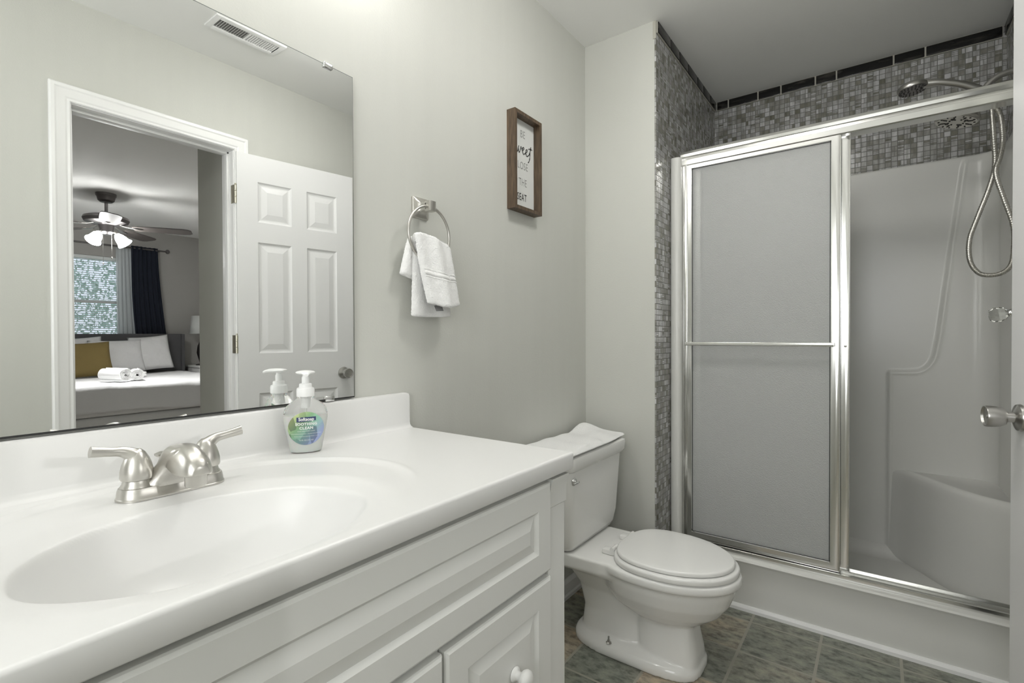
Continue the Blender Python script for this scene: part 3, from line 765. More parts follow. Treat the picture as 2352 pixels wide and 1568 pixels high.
loft(b, [tk(.060, .180, .165, .347), tk(.045, .198, .182, .353), tk(.035, .207, .191, .372), tk(.028, .215, .200, .42), tk(.022, .222, .220, .62), tk(.022, .223, .224, .652)])
fin('tank', b, m_porc, to, 60)
b = B(); loft(b, [tk(.022, .226, .226, .646), tk(.018, .232, .231, .652), tk(.016, .238, .237, .662), tk(.016, .240, .239, .690), tk(.018, .238, .237, .698), tk(.026, .230, .229, .702)])
fin('tank_lid', b, m_porc, to, 40)
lv = B(); base = (.2215, -.178, .614); lathe(lv, [(0, -.004), (.013, -.002), (.013, .003), (.010, .006), (0, .007)], axis(base, (1, 0, 0)), 24)
tube(lv, spline([(.225, -.178, .614), (.238, -.180, .616), (.244, -.192, .618), (.246, -.212, .619), (.246, -.226, .618)], 5), lerpl([.006, .006, .0058, .0068, .0058], 5), 14, sx=1, sy=.7)
fin('flush_lever', lv, m_chrome, to, 50, label='chrome flush lever')
# supply line hidden low behind
# folded towel lying on the tank lid
ft = thing('folded_towel', 'folded white towel lying flat on the toilet tank lid', 'towel', (.13, TY + .01, .703))
b = B(); rings = []
for j in range(30):
    v = j / 29; y = -.236 + .462 * v; r_ = []
    hx0, hx1 = -.104, .112 - .012 * sstep(.6, 1, v)
    N = 26
    lift = .026 * sstep(.72, .98, v) * 1.0
    th = .020
    top, bot = [], []
    for i in range(N + 1):
        u = i / N; x = hx0 + (hx1 - hx0) * u
        wob = .0035 * math.sin(u * 7 + v * 5) + .002 * math.sin(v * 23 + u * 3)
        e = (max(0, 1 - (2 * u - 1) ** 10)) ** .5
        lz = lift * sstep(.55, 0, u) if False else lift * (1 - sstep(.05, .55, u))
        top.append((x, y, .011 + lz + (th / 2 + wob) * e)); bot.append((x, y, .011 + lz * .6 - .010 * e))
    rings.append(top + bot[::-1])
loft(b, rings); fin('towel_fold', b, m_terry, ft, 60)

# ------------------------------------------------------------------ fibreglass shower stall
XL_, XRR, YBK, ZT = .366, 1.494, 2.930, 1.900
st = thing('shower_stall', 'one-piece off-white fibreglass shower stall with moulded corner seat', 'shower stall', (.9, 2.2, 0))
def sfin(b, name, mat, sm=50, **k): rel(b, st.location); return fin(name, b, mat, st, sm, **k)
# curb
b = B(); cp = [(2.197, 0), (2.200, .10), (2.203, .186), (2.200, .190), (2.198, .196), (2.202, .2025), (2.212, .2045), (2.300, .2045), (2.318, .198), (2.332, .17), (2.342, .12), (2.355, .096), (2.40, .090)]
loft(b, [[(x, y, z) for y, z in cp] + [(x, 2.40, 0)] for x in (XS + .002, XR - .002)]); sfin(b, 'curb', m_fib, 40)
# pan with coved edges
b = B()
def pan(u, v):
    x = XL_ - .01 + u * (XRR - XL_ + .02); y = 2.38 + v * (YBK + .005 - 2.38)
    e = min(x - XL_, XRR - x, YBK - y)
    z = .084 + .055 * (1 - sstep(-.01, .05, e)) + .012 * math.hypot(x - .92, y - 2.65)
    return (x, y, z)
gridmesh(b, pan, 60, 40); o = sfin(b, 'pan', m_fib, 60)
# front flange on the left wall (rounded column) and top return
b = B()
loft(b, [[(XS + .001, 2.222, z), (XS + .004, 2.212, z), (XS + .012, 2.207, z), (XS + .032, 2.207, z), (XS + .042, 2.212, z), (XS + .046, 2.225, z), (XS + .046, 2.30, z), (XL_ + .002, 2.34, z), (XS + .001, 2.34, z)] for z in (.20, 1.905, 1.912)])
sfin(b, 'front_flange', m_fib, 60)
# walls: one continuous sheet left wall -> back -> right wall with rounded corners and a moulded step
RC = .085
def wallpt(s, z, out=0):
    """s along the perimeter: returns x, y, inward normal"""
    L1 = YBK - RC - 2.30; LA = RC * PI / 2; L2 = XRR - XL_ - 2 * RC
    if s < L1: return XL_, 2.30 + s, 1, 0
    s -= L1
    if s < LA: a = s / RC; return XL_ + RC - RC * math.cos(a), YBK - RC + RC * math.sin(a), math.cos(a), -math.sin(a)
    s -= LA
    if s < L2: return XL_ + RC + s, YBK, 0, -1
    s -= L2
    if s < LA: a = s / RC; return XRR - RC + RC * math.sin(a), YBK - RC + RC * math.cos(a), -math.sin(a), -math.cos(a)
    s -= LA
    return XRR, YBK - RC - s, -1, 0
LT = 2 * (YBK - RC - 2.30) + RC * PI + (XRR - XL_ - 2 * RC)
s0 = (YBK - RC - 2.30) + RC * PI / 2
import numpy as np
x2s = lambda x: (YBK - RC - 2.30) + RC * PI / 2 + (x - XL_ - RC)
rp = [(1.385, 1.95), (1.370, 1.846), (1.335, 1.53), (1.319, 1.374), (1.293, 1.122)] + [(1.293 - .012 - .068 * (1 - math.cos(t_)) , 1.06 - .098 * math.sin(t_)) for t_ in [PI / 2 * k / 8 for k in range(1, 9)]]
rp = rp + [(1.16, .960), (1.128, .960), (1.119, .956), (1.1165, .946), (1.115, .60), (1.114, .05)]
rp = np.array([(x2s(x), z) for x, z in rp])
NU, NV = 430, 300
SS, ZZ = np.meshgrid(np.linspace(0, LT, NU + 1), np.linspace(.09, ZT, NV + 1), indexing='ij')
D = np.full(SS.shape, 9.0)
for (ax_, az_), (bx_, bz_) in zip(rp[:-1], rp[1:]):
    dx_, dz_ = bx_ - ax_, bz_ - az_; L2_ = dx_ * dx_ + dz_ * dz_
    tt = np.clip(((SS - ax_) * dx_ + (ZZ - az_) * dz_) / L2_, 0, 1)
    D = np.minimum(D, np.hypot(SS - ax_ - tt * dx_, ZZ - az_ - tt * dz_))
RXs = np.interp(ZZ, rp[::-1, 1], rp[::-1, 0])
Dg = np.where(SS > RXs, D, -D)
tt = np.clip((Dg + .006) / .018, 0, 1); stepf = tt * tt * (3 - 2 * tt)
DD = .009 * stepf + .0035 * np.exp(-((Dg - .011) / .006) ** 2)
DD *= np.clip((ZT - ZZ) / .03, 0, 1)
def wf(u, v):
    i, j = round(u * NU), round(v * NV)
    s = SS[i, j]; z = float(ZZ[i, j]); x, y, nx_, ny_ = wallpt(s, z); d = float(DD[i, j])
    return (x + nx_ * d, y + ny_ * d, z)
b = B(); vs = gridmesh(b, wf, NU, NV)
# top ledge back to the tile
tops = [r[-1].co.copy() for r in vs]; ext = []
for i, p in enumerate(tops):
    x, y, nx_, ny_ = wallpt(i / 430 * LT, ZT); ext.append(p)
prev = None
for i in range(0, 431):
    x, y, nx_, ny_ = wallpt(i / 430 * LT, ZT)
    p = tops[i]; q = p + Vector((-nx_ * .004, -ny_ * .004, .004))
    ox = min(max(x - nx_ * .034, XS + .0005), XR - .0005); oy = min(y - ny_ * .034 - 0, YB - .0005)
    if i / 430 * LT > 0: pass
    cur = [b.verts.new(p), b.verts.new(q), b.verts.new((ox, oy, ZT + .006))]
    if prev:
        for k in range(2): b.faces.new((prev[k], cur[k], cur[k + 1], prev[k + 1]))
    prev = cur
sfin(b, 'surround', m_fib, 60)
# moulded corner seat, right rear
b = B(); SP = spline([(1.120, YBK + .004, 0), (1.175, 2.885, 0), (1.235, 2.80, 0), (1.300, 2.70, 0), (1.385, 2.60, 0), (1.496, 2.525, 0)], 6)
zz = [(.085, .012), (.10, .004), (.13, 0), (.465, 0), (.485, .002), (.4975, .009), (.503, .020), (.503, .035), (.498, .045)]
rings = []
for z, ins in zz:
    r_ = []
    for i, p in enumerate(SP):
        t_ = (SP[min(i + 1, len(SP) - 1)] - SP[max(i - 1, 0)]).normalized(); nrm = Vector((-t_.y, t_.x, 0))
        if nrm.x < 0: nrm = -nrm
        lo = .015 * (1 - sstep(.085, .2, z))
        r_.append((p.x + nrm.x * (ins - lo), p.y + nrm.y * (ins - lo), z))
    r_ += [(1.498, 2.92, z), (1.40, 2.934, z)]
    rings.append(r_)
loft(b, rings, True, True); sfin(b, 'corner_seat', m_fib, 40)
# right front flange (mostly behind the bathroom door)
b = B(); box(b, XRR - .010, XR - .001, 2.207, 2.345, .20, 1.91, .008, 3); sfin(b, 'front_flange', m_fib, 50)

# ------------------------------------------------------------------ sliding shower doors
se = thing('shower_door', 'bright aluminium framed sliding shower door with obscure glass', 'shower door', (.9, 2.26, .205))
def efin(b, name, mat, sm=40, parent=None, **k): rel(b, se.location); return fin(name, b, mat, parent or se, sm, **k)
b = B(); pr = [(2.292, 1.876), (2.240, 1.876), (2.235, 1.880), (2.2345, 1.900), (2.238, 1.902), (2.2385, 1.908), (2.230, 1.914), (2.2285, 1.925), (2.232, 1.936), (2.240, 1.940), (2.288, 1.941), (2.292, 1.938)]
loft(b, [[(x, y, z) for y, z in pr] for x in (.372, 1.4815)]); efin(b, 'header_rail', m_alu, 25)
b = B(); pr = [(2.294, .205), (2.230, .205), (2.2295, .2075), (2.232, .223), (2.236, .224), (2.238, .215), (2.262, .213), (2.264, .228), (2.267, .228), (2.269, .213), (2.288, .215), (2.290, .232), (2.294, .232)]
loft(b, [[(x, y, z) for y, z in pr] for x in (.374, 1.4815)]); efin(b, 'bottom_track', m_alu, 25)
for x0, x1 in ((.379, .399), (1.4615, 1.4815)):
    b = B(); box(b, x0, x1, 2.236, 2.292, .215, 1.877, .002); efin(b, 'side_jamb', m_alu, 30)
def dpanel(x0, x1, yc, z0, z1, bar, screw):
    fw_ = .033; hy = .009
    b = B(); prf = [(0, -hy), (0, hy), (fw_ * .9, hy), (fw_, hy * .5), (fw_, -hy * .5), (fw_ * .92, -hy), (fw_ * .5, -hy - .0015), (fw_ * .12, -hy - .0015)]
    rings = []
    for (x, z, ox, oz) in ((x0, z0, 1, 1), (x1, z0, -1, 1), (x1, z1, -1, -1), (x0, z1, 1, -1)):
        rings.append([(x + ox * d, yc + dy, z + oz * d) for d, dy in prf])
    rs = [[b.verts.new(p) for p in r] for r in rings]
    for i in range(4): ring_faces(b, rs[i], rs[(i + 1) % 4])
    p = efin(b, 'sliding_panel', m_alu, 25)
    b = B(); box(b, x0 + fw_ - .004, x1 - fw_ + .004, yc - .0025, yc + .0025, z0 + fw_ - .004, z1 - fw_ + .004); efin(b, 'obscure_glass', m_frost, 0, p, label='translucent obscure glass pane')
    b = B(); g = .0016
    xi0, xi1, zi0, zi1 = x0 + fw_, x1 - fw_, z0 + fw_, z1 - fw_
    for a in ((xi0, xi0 + g, zi0, zi1), (xi1 - g, xi1, zi0, zi1), (xi0, xi1, zi0, zi0 + g), (xi0, xi1, zi1 - g, zi1)): box(b, a[0], a[1], yc - .0045, yc + .0045, a[2], a[3])
    efin(b, 'glazing_gasket', m_black, 0, p)
    if bar:
        b = B(); rg = [[(x, 2.196 + y, 1.09 + z) for y, z in rrect(0, 0, .0065, .008, .003, 3)] for x in (x0 + .018, x1 - .018)]
        loft(b, rg); 
        for xx in (x0 + .018, x1 - .030): box(b, xx, xx + .010, 2.196, yc - hy, 1.083, 1.098, .001)
        efin(b, 'towel_bar', m_alu, 30, p)
    if screw:
        b = B(); lathe(b, [(0, 0), (.005, 0), (.0045, .003), (0, .004)], axis((x1 - .014, yc - hy - .001, 1.083), (0, -1, 0)), 16); efin(b, 'screw', m_steel, 40, p)
dpanel(.386, .967, 2.250, .226, 1.893, True, False)
dpanel(.418, .996, 2.276, .226, 1.893, False, True)

# ------------------------------------------------------------------ shower fittings (right shower wall)
def metal(bm, name, parent, mat=m_steel, sm=50, **k):
    rel(bm, parent.location); return fin(name, bm, mat, parent, sm, **k)
def nozzles(bm, c, nrm, R, rings_):
    m = axis(c, nrm)
    for (r, n, s) in rings_:
        for k in range(n):
            a = 2 * PI * (k + .3) / n; q = m @ Matrix.Translation((r * math.cos(a), r * math.sin(a), 0)) @ Matrix.Rotation(a, 4, 'Z')
            rg = [[q @ Vector((s[0] * math.cos(t), s[1] * math.sin(t), h)) for t in [2 * PI * j / 8 for j in range(8)]] for h in (-.002, .0016)]
            loft(bm, rg)
sh = thing('fixed_shower_head', 'round fixed rain shower head, lower of the two, on the wall arm', 'shower head', (XR, 2.5, 2.07))
b = B(); tube(b, spline([(XR - .002, 2.50, 2.068), (1.4503, 2.5000, 2.0645), (1.4167, 2.5000, 2.0510), (1.3927, 2.5000, 2.0260), (1.3802, 2.5000, 2.0000)], 6), .0105, 16); metal(b, 'shower_arm', sh)
b = B(); lathe(b, [(0, 0), (.030, 0), (.030, .004), (.014, .010), (0, .010)], axis((XR, 2.50, 2.068), (-1, 0, 0))); metal(b, 'wall_flange', sh)
b = B(); tube(b, [(1.3821, 2.5000, 2.0097), (1.3763, 2.5000, 1.9837)], .017, 20); tube(b, spline([(1.3763, 2.5000, 1.9856), (1.3609, 2.5000, 1.9645), (1.3398, 2.5000, 1.9423)], 5), lerpl([.016, .014, .016], 5), 16)
tube(b, [(1.3763, 2.5000, 1.9933), (1.4119, 2.5000, 1.9664)], .013, 16)
metal(b, 'diverter', sh)
hn = Vector((-.20, -.05, -1)).normalized(); hc = Vector((1.3167, 2.5000, 1.9315))
b = B(); lathe(b, [(0, -.034), (.016, -.032), (.018, -.022), (.042, -.016), (.064, -.010), (.066, -.004), (.0655, .006), (.062, .009), (0, .009)], axis(hc, hn), 48); metal(b, 'head_body', sh)
b = B(); lathe(b, [(0, 0), (.060, 0), (.060, .002), (0, .002)], axis(hc + hn * .009, hn), 40); fp = metal(b, 'spray_face', sh, m_nickel)
b = B(); nozzles(b, hc + hn * .0112, hn, .06, [(.052, 14, (.0035, .0022)), (.040, 8, (.0085, .0026)), (.024, 8, (.003, .003)), (.030, 4, (.006, .005))]); metal(b, 'nozzles', sh, m_blackr, 40)
hs = thing('hand_shower', 'hand shower resting in its cradle, upper of the two, with a looped metal hose', 'hand shower', (1.2917, 2.4615, 2.0433))
hn2 = Vector((.10, -.06, -1)).normalized(); hc2 = Vector((1.1840, 2.4615, 2.0702))
b = B(); lathe(b, [(0, -.022), (.020, -.020), (.040, -.014), (.0475, -.006), (.048, .004), (.046, .008), (0, .008)], axis(hc2, hn2), 44); metal(b, 'head_body', hs)
b = B(); lathe(b, [(0, 0), (.044, 0), (.044, .0015), (0, .0015)], axis(hc2 + hn2 * .008, hn2), 40); metal(b, 'spray_face', hs, m_fan)
b = B(); nozzles(b, hc2 + hn2 * .0097, hn2, .04, [(.038, 20, (.0042, .0016)), (.027, 14, (.0036, .0015)), (.014, 8, (.0028, .0015))]); metal(b, 'nozzles', hs, m_blackr, 40)
b = B(); tube(b, spline([(1.2196, 2.4615, 2.0779), (1.2628, 2.4615, 2.0702), (1.3205, 2.4731, 2.0510), (1.3782, 2.4885, 2.0193), (1.4119, 2.4952, 1.9856)], 7), lerpl([.017, .0125, .0125, .0135, .0115], 7), 20); metal(b, 'handle', hs)
b = B(); hp = spline([(1.4109, 2.4971, 1.9808), (1.4109, 2.5000, 1.9568), (1.4167, 2.5000, 1.8414), (1.4205, 2.5000, 1.7404), (1.4052, 2.5000, 1.6587), (1.3744, 2.5000, 1.5558), (1.3532, 2.5000, 1.4760), (1.3552, 2.5000, 1.3991), (1.3782, 2.5000, 1.3529), (1.4109, 2.5000, 1.3414), (1.4436, 2.5000, 1.3491), (1.4648, 2.5000, 1.3779), (1.4705, 2.4981, 1.4375), (1.4667, 2.4885, 1.5145), (1.4407, 2.4837, 1.6154), (1.4205, 2.4837, 1.7068), (1.4321, 2.4885, 1.7645), (1.4388, 2.4904, 1.8222), (1.4340, 2.4952, 1.9087), (1.4167, 2.5000, 1.9616)], 36)
hr = [(.0086 if i % 3 else .0070) for i in range(len(hp))]; tube(b, hp, hr, 10); metal(b, 'flexible_hose', hs, m_nickel, 80, label='ribbed metal hose')
# mixer with acrylic knob
sv_ = thing('shower_valve', 'chrome shower valve with a faceted clear acrylic knob on the stall wall', 'shower valve', (XRR, 2.50, 1.20))
b = B(); lathe(b, [(0, 0), (.042, 0), (.042, .003), (.030, .009), (.012, .012), (0, .012)], axis((XRR - .009, 2.50, 1.205), (-1, 0, 0)), 40); metal(b, 'escutcheon', sv_, m_chrome)
b = B(); m_ = axis((XRR - .017, 2.50, 1.204), (-1, 0, -.14)); lathe(b, [(0, 0), (.013, 0), (.016, .008), (.015, .018), (.010, .024), (0, .024)], m_, 28); metal(b, 'stem', sv_, m_chrome)
b = B(); lathe(b, [(0, .020), (.012, .020), (.022, .029), (.027, .042), (.0265, .058), (.018, .070), (0, .073)], m_, 8); metal(b, 'acrylic_knob', sv_, m_acryl, 10, label='clear faceted acrylic knob')

# ------------------------------------------------------------------ ceiling vent (seen in the mirror)
ve = thing('ceiling_vent', 'white rectangular louvred air register on the bathroom ceiling', 'vent', (1.158, 1.075, H))
b = B(); hx, hy = .060, .148
for (a, c, d, e) in ((-hx, hx, -hy, -hy + .022), (-hx, hx, hy - .022, hy), (-hx, -hx + .026, -hy + .022, hy - .022), (hx - .026, hx, -hy + .022, hy - .022)): box(b, a, c, d, e, -.007, 0, .001)
box(b, -.036, .036, -.003, .003, -.006, 0); fin('vent_frame', b, m_trim, ve, 30)
b = B(); 
for k in range(26):
    y = -.124 + k * .00975; s = 1 if k < 13 else -1
    vsx = [b.verts.new(p) for p in ((-.036, y - .0022 * s, -.006), (.036, y - .0022 * s, -.006), (.036, y + .0022 * s, -.001), (-.036, y + .0022 * s, -.001))]; b.faces.new(vsx)
o = fin('louvres', b, m_trim, ve, 0); solidify(o, .0008)
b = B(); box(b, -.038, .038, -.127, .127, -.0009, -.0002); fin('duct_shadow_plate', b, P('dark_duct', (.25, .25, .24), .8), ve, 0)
# ------------------------------------------------------------------ bathroom lamps: vanity bar and an added ceiling fill lamp
vl = thing('vanity_light', 'bar light with four lit globe bulbs on the wall above the mirror', 'wall light', (0, .32, 2.17))
b = B(); box(b, 0, .028, -.50, .50, -.055, .055, .004); fin('back_bar', b, m_chrome, vl)
for k in range(4):
    y = -.42 + .28 * k
    b = B(); lathe(b, [(0, 0), (.024, 0), (.022, .022), (0, .022)], axis((.026, y, 0), (1, 0, 0))); fin('socket', b, m_chrome, vl)
    b = B(); lathe(b, [(0, 0), (.014, 0), (.018, .010)] + [(.045 * math.sin(a), .060 - .045 * math.cos(a)) for a in [.45 + (PI - .45) * q / 12 for q in range(12)]] + [(0, .105)], axis((.042, y, 0), (1, 0, 0)), 32); fin('globe_bulb', b, m_bulb, vl, 60)
cl = thing('added_ceiling_lamp', 'added round fill lamp, out of view, on the bathroom ceiling in front of the toilet', 'added fill light', (.75, 1.30, H))  # unseen lamp, added to brighten the toilet and shower end
b = B(); lathe(b, [(0, 0), (.165, 0), (.165, -.018), (.158, -.024), (0, -.024)], seg=48); fin('lamp_pan', b, m_alum2, cl)
b = B(); lathe(b, [(0, -.024), (.154, -.024), (.150, -.050), (.12, -.078), (.06, -.092), (0, -.096)], seg=48); fin('diffuser', b, m_cbulb, cl, 60)

# ================================================================== bedroom beyond the doorway (seen in the mirror)
bx0 = W + TH; BY0, BY1 = -1.6, 3.3
wallbox('floor', m_carpet, W + TH / 2, BX + .1, BY0 - .1, BY1 + .1, -.1, 0)
wallbox('ceiling', m_ceil, W + TH + .02, BX + .1, BY0 - .1, BY1 + .1, H, H + .1)
WY0, WY1, WZ0, WZ1 = .95, 2.05, 1.02, 2.075       # window opening
b = B(); box(b, BX, BX + .12, BY0, WY0, 0, H); box(b, BX, BX + .12, WY1, BY1, 0, H); box(b, BX, BX + .12, WY0, WY1, 0, WZ0); box(b, BX, BX + .12, WY0, WY1, WZ1, H)
struct('wall_bedroom_far', b, m_bwall)
wallbox('wall_bedroom_left', m_bwall, bx0, BX + .12, BY0 - .1, BY0, 0, H)
wallbox('wall_bedroom_right', m_bwall, 2.0, BX + .12, BY1, BY1 + .1, 0, H)
wallbox('wall_bedroom_entry', m_wall, bx0, 2.0, 1.205, BY1 + .1, 0, H)
wallbox('wall_bedroom_near', m_bwall, bx0, bx0 + .01, BY0, -.9, 0, H)
wi = thing('window_1', '', ''); del wi['label']; del wi['category']; wi['kind'] = 'structure'
b = B(); f_ = .04
for a in ((WY0, WY0 + f_, WZ0, WZ1), (WY1 - f_, WY1, WZ0, WZ1), (WY0 + f_, WY1 - f_, WZ0, WZ0 + f_), (WY0 + f_, WY1 - f_, WZ1 - f_, WZ1), (WY0 + f_, WY1 - f_, 1.535, 1.565)): box(b, BX + .03, BX + .08, *a, .002)
fin('window_frame', b, m_trim, wi, 30)
b = B(); box(b, BX + .054, BX + .058, WY0 + f_, WY1 - f_, WZ0 + f_, WZ1 - f_); fin('window_pane', b, m_pane, wi, 0)
b = B(); box(b, BX - .03, BX + .03, WY0 - .02, WY1 + .02, WZ0 - .02, WZ0, .003); fin('window_sill', b, m_trim, wi, 30)
bl_ = thing('window_blind', 'open white slat blind covering the bedroom window', 'blind', (BX + .012, 1.5, WZ1))
b = B(); box(b, -.012, .016, WY0 - 1.5 + .006, WY1 - 1.5 - .006, -.04, -.003, .002); fin('headrail', b, m_blind, bl_, 30)
b = B()
for k in range(40):
    z = -.055 - k * .0245
    vsx = [b.verts.new(p) for p in ((-.010, WY0 - 1.492, z - .0045), (-.010, WY1 - 1.508, z - .0045), (.012, WY1 - 1.508, z + .0045), (.012, WY0 - 1.492, z + .0045))]; b.faces.new(vsx)
o = fin('slats', b, m_blind, bl_, 0); solidify(o, .0012)
# trees outside, a leafy mass no one could count
b = B(); rnd = random.Random(3)
for k in range(34000):
    x = 8.0 + rnd.random() * 2.6; y = -1.5 + rnd.random() * 7.5; z = -.3 + rnd.random() * 4.6
    if rnd.random() < .35 * max(0, z - 2) / 2: continue
    r_ = .018 + rnd.random() * .032; e = Euler((rnd.random() * 6, rnd.random() * 6, rnd.random() * 6)).to_matrix()
    vsx = [b.verts.new(Vector((x, y, z)) + e @ Vector(p) * r_) for p in ((-1, 0, 0), (-.2, .5, .1), (1, 0, 0), (-.2, -.5, .1))]; b.faces.new(vsx)
o = fin('tree_foliage', b, m_leaf, None, 0, kind='stuff'); tag(o, 'pale green leaves outside the bedroom window', 'foliage')
b = B(); box(b, BX + .12, 20, -8, 12, -.4, -.3); struct('outside_lawn', b, P('lawn', (.20, .27, .13), .9))  # lawn slab outside the bedroom window

# curtain, rod
rd_ = thing('curtain_rod', 'dark curtain rod with a ball finial above the bedroom window', 'curtain rod', (BX - .09, 1.5, 2.20))
b = B(); tube(b, [(0, -1.0, 0), (0, .955, 0)], .010, 14); fin('rod', b, m_fan, rd_)
for y in (-1.02, .972):
    b = B(); lathe(b, [(0, -.024), (.012, -.022), (.025, -.010), (.028, 0), (.025, .012), (.012, .024), (0, .026)], axis((0, y, 0), (0, 1, 0)), 22); fin('finial', b, m_fan, rd_)
for y in (-.95, .90):
    b = B(); tube(b, [(0, y, 0), (.088, y, 0)], .006, 10); fin('bracket', b, m_fan, rd_)
def curtain(name, yl, yr, z1, z0, x, mat, folds, amp, label, cat):
    b = B()
    def f(u, v):
        y = yl(v) * (1 - u) + yr(v) * u
        a = amp * (.5 + .5 * v)
        return (x - a * math.sin(u * folds * 2 * PI + .6 * math.sin(v * 3)) - .01 * math.sin(u * 7.3 + v * 2), y, z1 + (z0 - z1) * v)
    gridmesh(b, f, 110, 36)
    o = fin(name, b, mat, None, 60); solidify(o, .003); tag(o, label, cat); return o
curtain('window_curtain', lambda v: 2.095 + .10 * sstep(.2, 1, v), lambda v: 2.365 + .115 * sstep(0, .8, v), 2.225, .05, BX - .09, m_curt, 6, .024, 'dark navy curtain panel gathered at the right of the bedroom window', 'curtain')
curtain('sheer_curtain', lambda v: 1.96, lambda v: 2.14 + .06 * v, 2.19, .9, BX - .035, m_sheer, 5, .010, 'thin sheer white curtain between the navy curtain and the window blind', 'sheer curtain')

# bed
bd_ = thing('bed', 'bed with grey upholstered headboard and rumpled pale bedding', 'bed', (5.1, 1.62, 0))
b = B(); box(b, .935, .985, -1.02, .985, .1, 1.172, .018, 3); fin('headboard', b, m_upho, bd_, 40, label='dark grey upholstered headboard')
b = B(); box(b, .90, .987, .955, .99, .1, 1.169, .006); fin('headboard_wing', b, m_upho, bd_, 40)
b = B(); box(b, -.93, .93, -.98, .90, .12, .46, .03, 3); fin('box_spring', b, m_skirt, bd_, 40, label='pale covered box spring')
b = B(); 
def duv(u, v):   # u along x (foot 0 -> head 1), v across y, wraps down the sides and foot
    X = -1.21 + u * 2.13; Y = -1.22 + v * 2.36
    x, y, z = X, Y, .712
    fx = -.955; ov = max(0, fx - X); 
    cr_ = .06
    sy0, sy1 = -.98, .91
    z += .010 * mnoise.noise(Vector((X * 3, Y * 3, 0))) + .006 * mnoise.noise(Vector((X * 9, Y * 9, 2)))
    if ov > 0: x = fx - .035 * (1 - math.exp(-ov * 30)) - .02 * mnoise.noise(Vector((Y * 3, ov * 4, 5))) ; z = z - max(0, ov - .01) * .86 - .012 * math.sin(Y * 4)
    oy = max(0, Y - sy1); 
    if oy > 0: y = sy1 + .03 * (1 - math.exp(-oy * 30)); z -= max(0, oy - .01) * .9
    oy = max(0, sy0 - Y)
    if oy > 0: y = sy0 - .03 * (1 - math.exp(-oy * 30)); z -= max(0, oy - .01) * .9
    # rumpled swags on the drop
    z += .018 * mnoise.noise(Vector((X * 2.2, Y * 2.2, 7))) * (1 if ov > 0 else .3)
    return (x, y, max(z, .14))
gridmesh(b, duv, 110, 120); o = fin('duvet', b, m_duvet, bd_, 60); solidify(o, .018, -1)
b = B(); box(b, -.95, .93, -.97, .90, .462, .675, .05, 3); fin('mattress', b, m_linen, bd_, 40)

def pillow(name, label, c, w_, h_, th, tilt, rz, mat, group=None, cat='pillow'):
    b = B()
    def f(sg):
        def g(u, v):
            a, d = 2 * u - 1, 2 * v - 1
            k = (max(0, 1 - abs(a) ** 2.6) * max(0, 1 - abs(d) ** 2.6)) ** .45
            pin = 1 - .06 * (1 - abs(d) ** 2) * abs(a) ** 3; pinv = 1 - .06 * (1 - abs(a) ** 2) * abs(d) ** 3
            wob = .012 * mnoise.noise(Vector((a * 2.3 + c[1] * 5, d * 2.3, sg)))
            return (sg * (th / 2) * k + wob * k, a * w_ / 2 * pin, d * h_ / 2 * pinv)
        return g
    gridmesh(b, f(1), 20, 20); gridmesh(b, f(-1), 20, 20)
    o = fin(name, b, mat, None, 180); o.location = c; o.rotation_euler = (rz[1], tilt, rz[0]) ; return tag(o, label, cat, group)
G = 'white pillows against the headboard'
pillow('bed_pillow', 'white pillow on the bed, rightmost, tilted against the headboard', (5.86, 2.20, .945), .40, .42, .15, .30, (.12, .10), m_linen, G)
pillow('bed_pillow', 'white pillow on the bed between the mustard cushion and the tilted pillow', (5.79, 1.86, .92), .50, .38, .15, .32, (-.05, .02), m_linen, G)
pillow('bed_pillow', 'white pillow on the bed mostly hidden behind the mustard cushion', (5.86, 1.50, .935), .52, .40, .14, .28, (0, .06), m_linen, G)
pillow('throw_cushion', 'mustard yellow square throw cushion on the bed', (5.58, 1.515, .895), .48, .38, .13, .30, (0, .05), m_must, None, 'cushion')
def rolled(c, L, R_, dirv, label):
    th = thing('rolled_towel', label, 'towel', c, math.atan2(dirv[1], dirv[0]), 'rolled towels at the foot of the bed')
    b = B(); n = 150; turns = 4.2; rg = []
    for side in (0, 1):
        pass
    def sp(k, off): 
        a = k / n * turns * 2 * PI; r = .010 + (R_ - .012) * k / n; return (r + off) * math.cos(a), (r + off) * math.sin(a)
    for k in range(n + 1):
        y0, z0 = sp(k, -.0042); y1, z1 = sp(k, .0042); bul = .004 * math.sin(k * .5)
        rg.append([(-L / 2 - bul, y0, R_ + z0), (L / 2 + bul, y0, R_ + z0), (L / 2 + bul, y1, R_ + z1), (-L / 2 - bul, y1, R_ + z1)])
    loft(b, rg); fin('towel_roll', b, m_terry, th, 50); return th
rolled((4.70, 1.540, .724), .30, .060, (.95, -.30), 'larger rolled white towel on the bed, left of the pair')
rolled((4.66, 1.695, .724), .22, .054, (.97, .20), 'smaller rolled white towel on the bed, right of the pair')
b = B(); box(b, -.10, .10, -.125, .125, 0, .022, .010, 3); box(b, -.10, .10, -.125, .125, .023, .045, .010, 3)
o = fin('folded_bath_towel', b, m_terry, None, 60); o.location = (5.22, 1.80, .726); tag(o, 'folded white towel stack on the bed behind the rolled towels', 'towel')

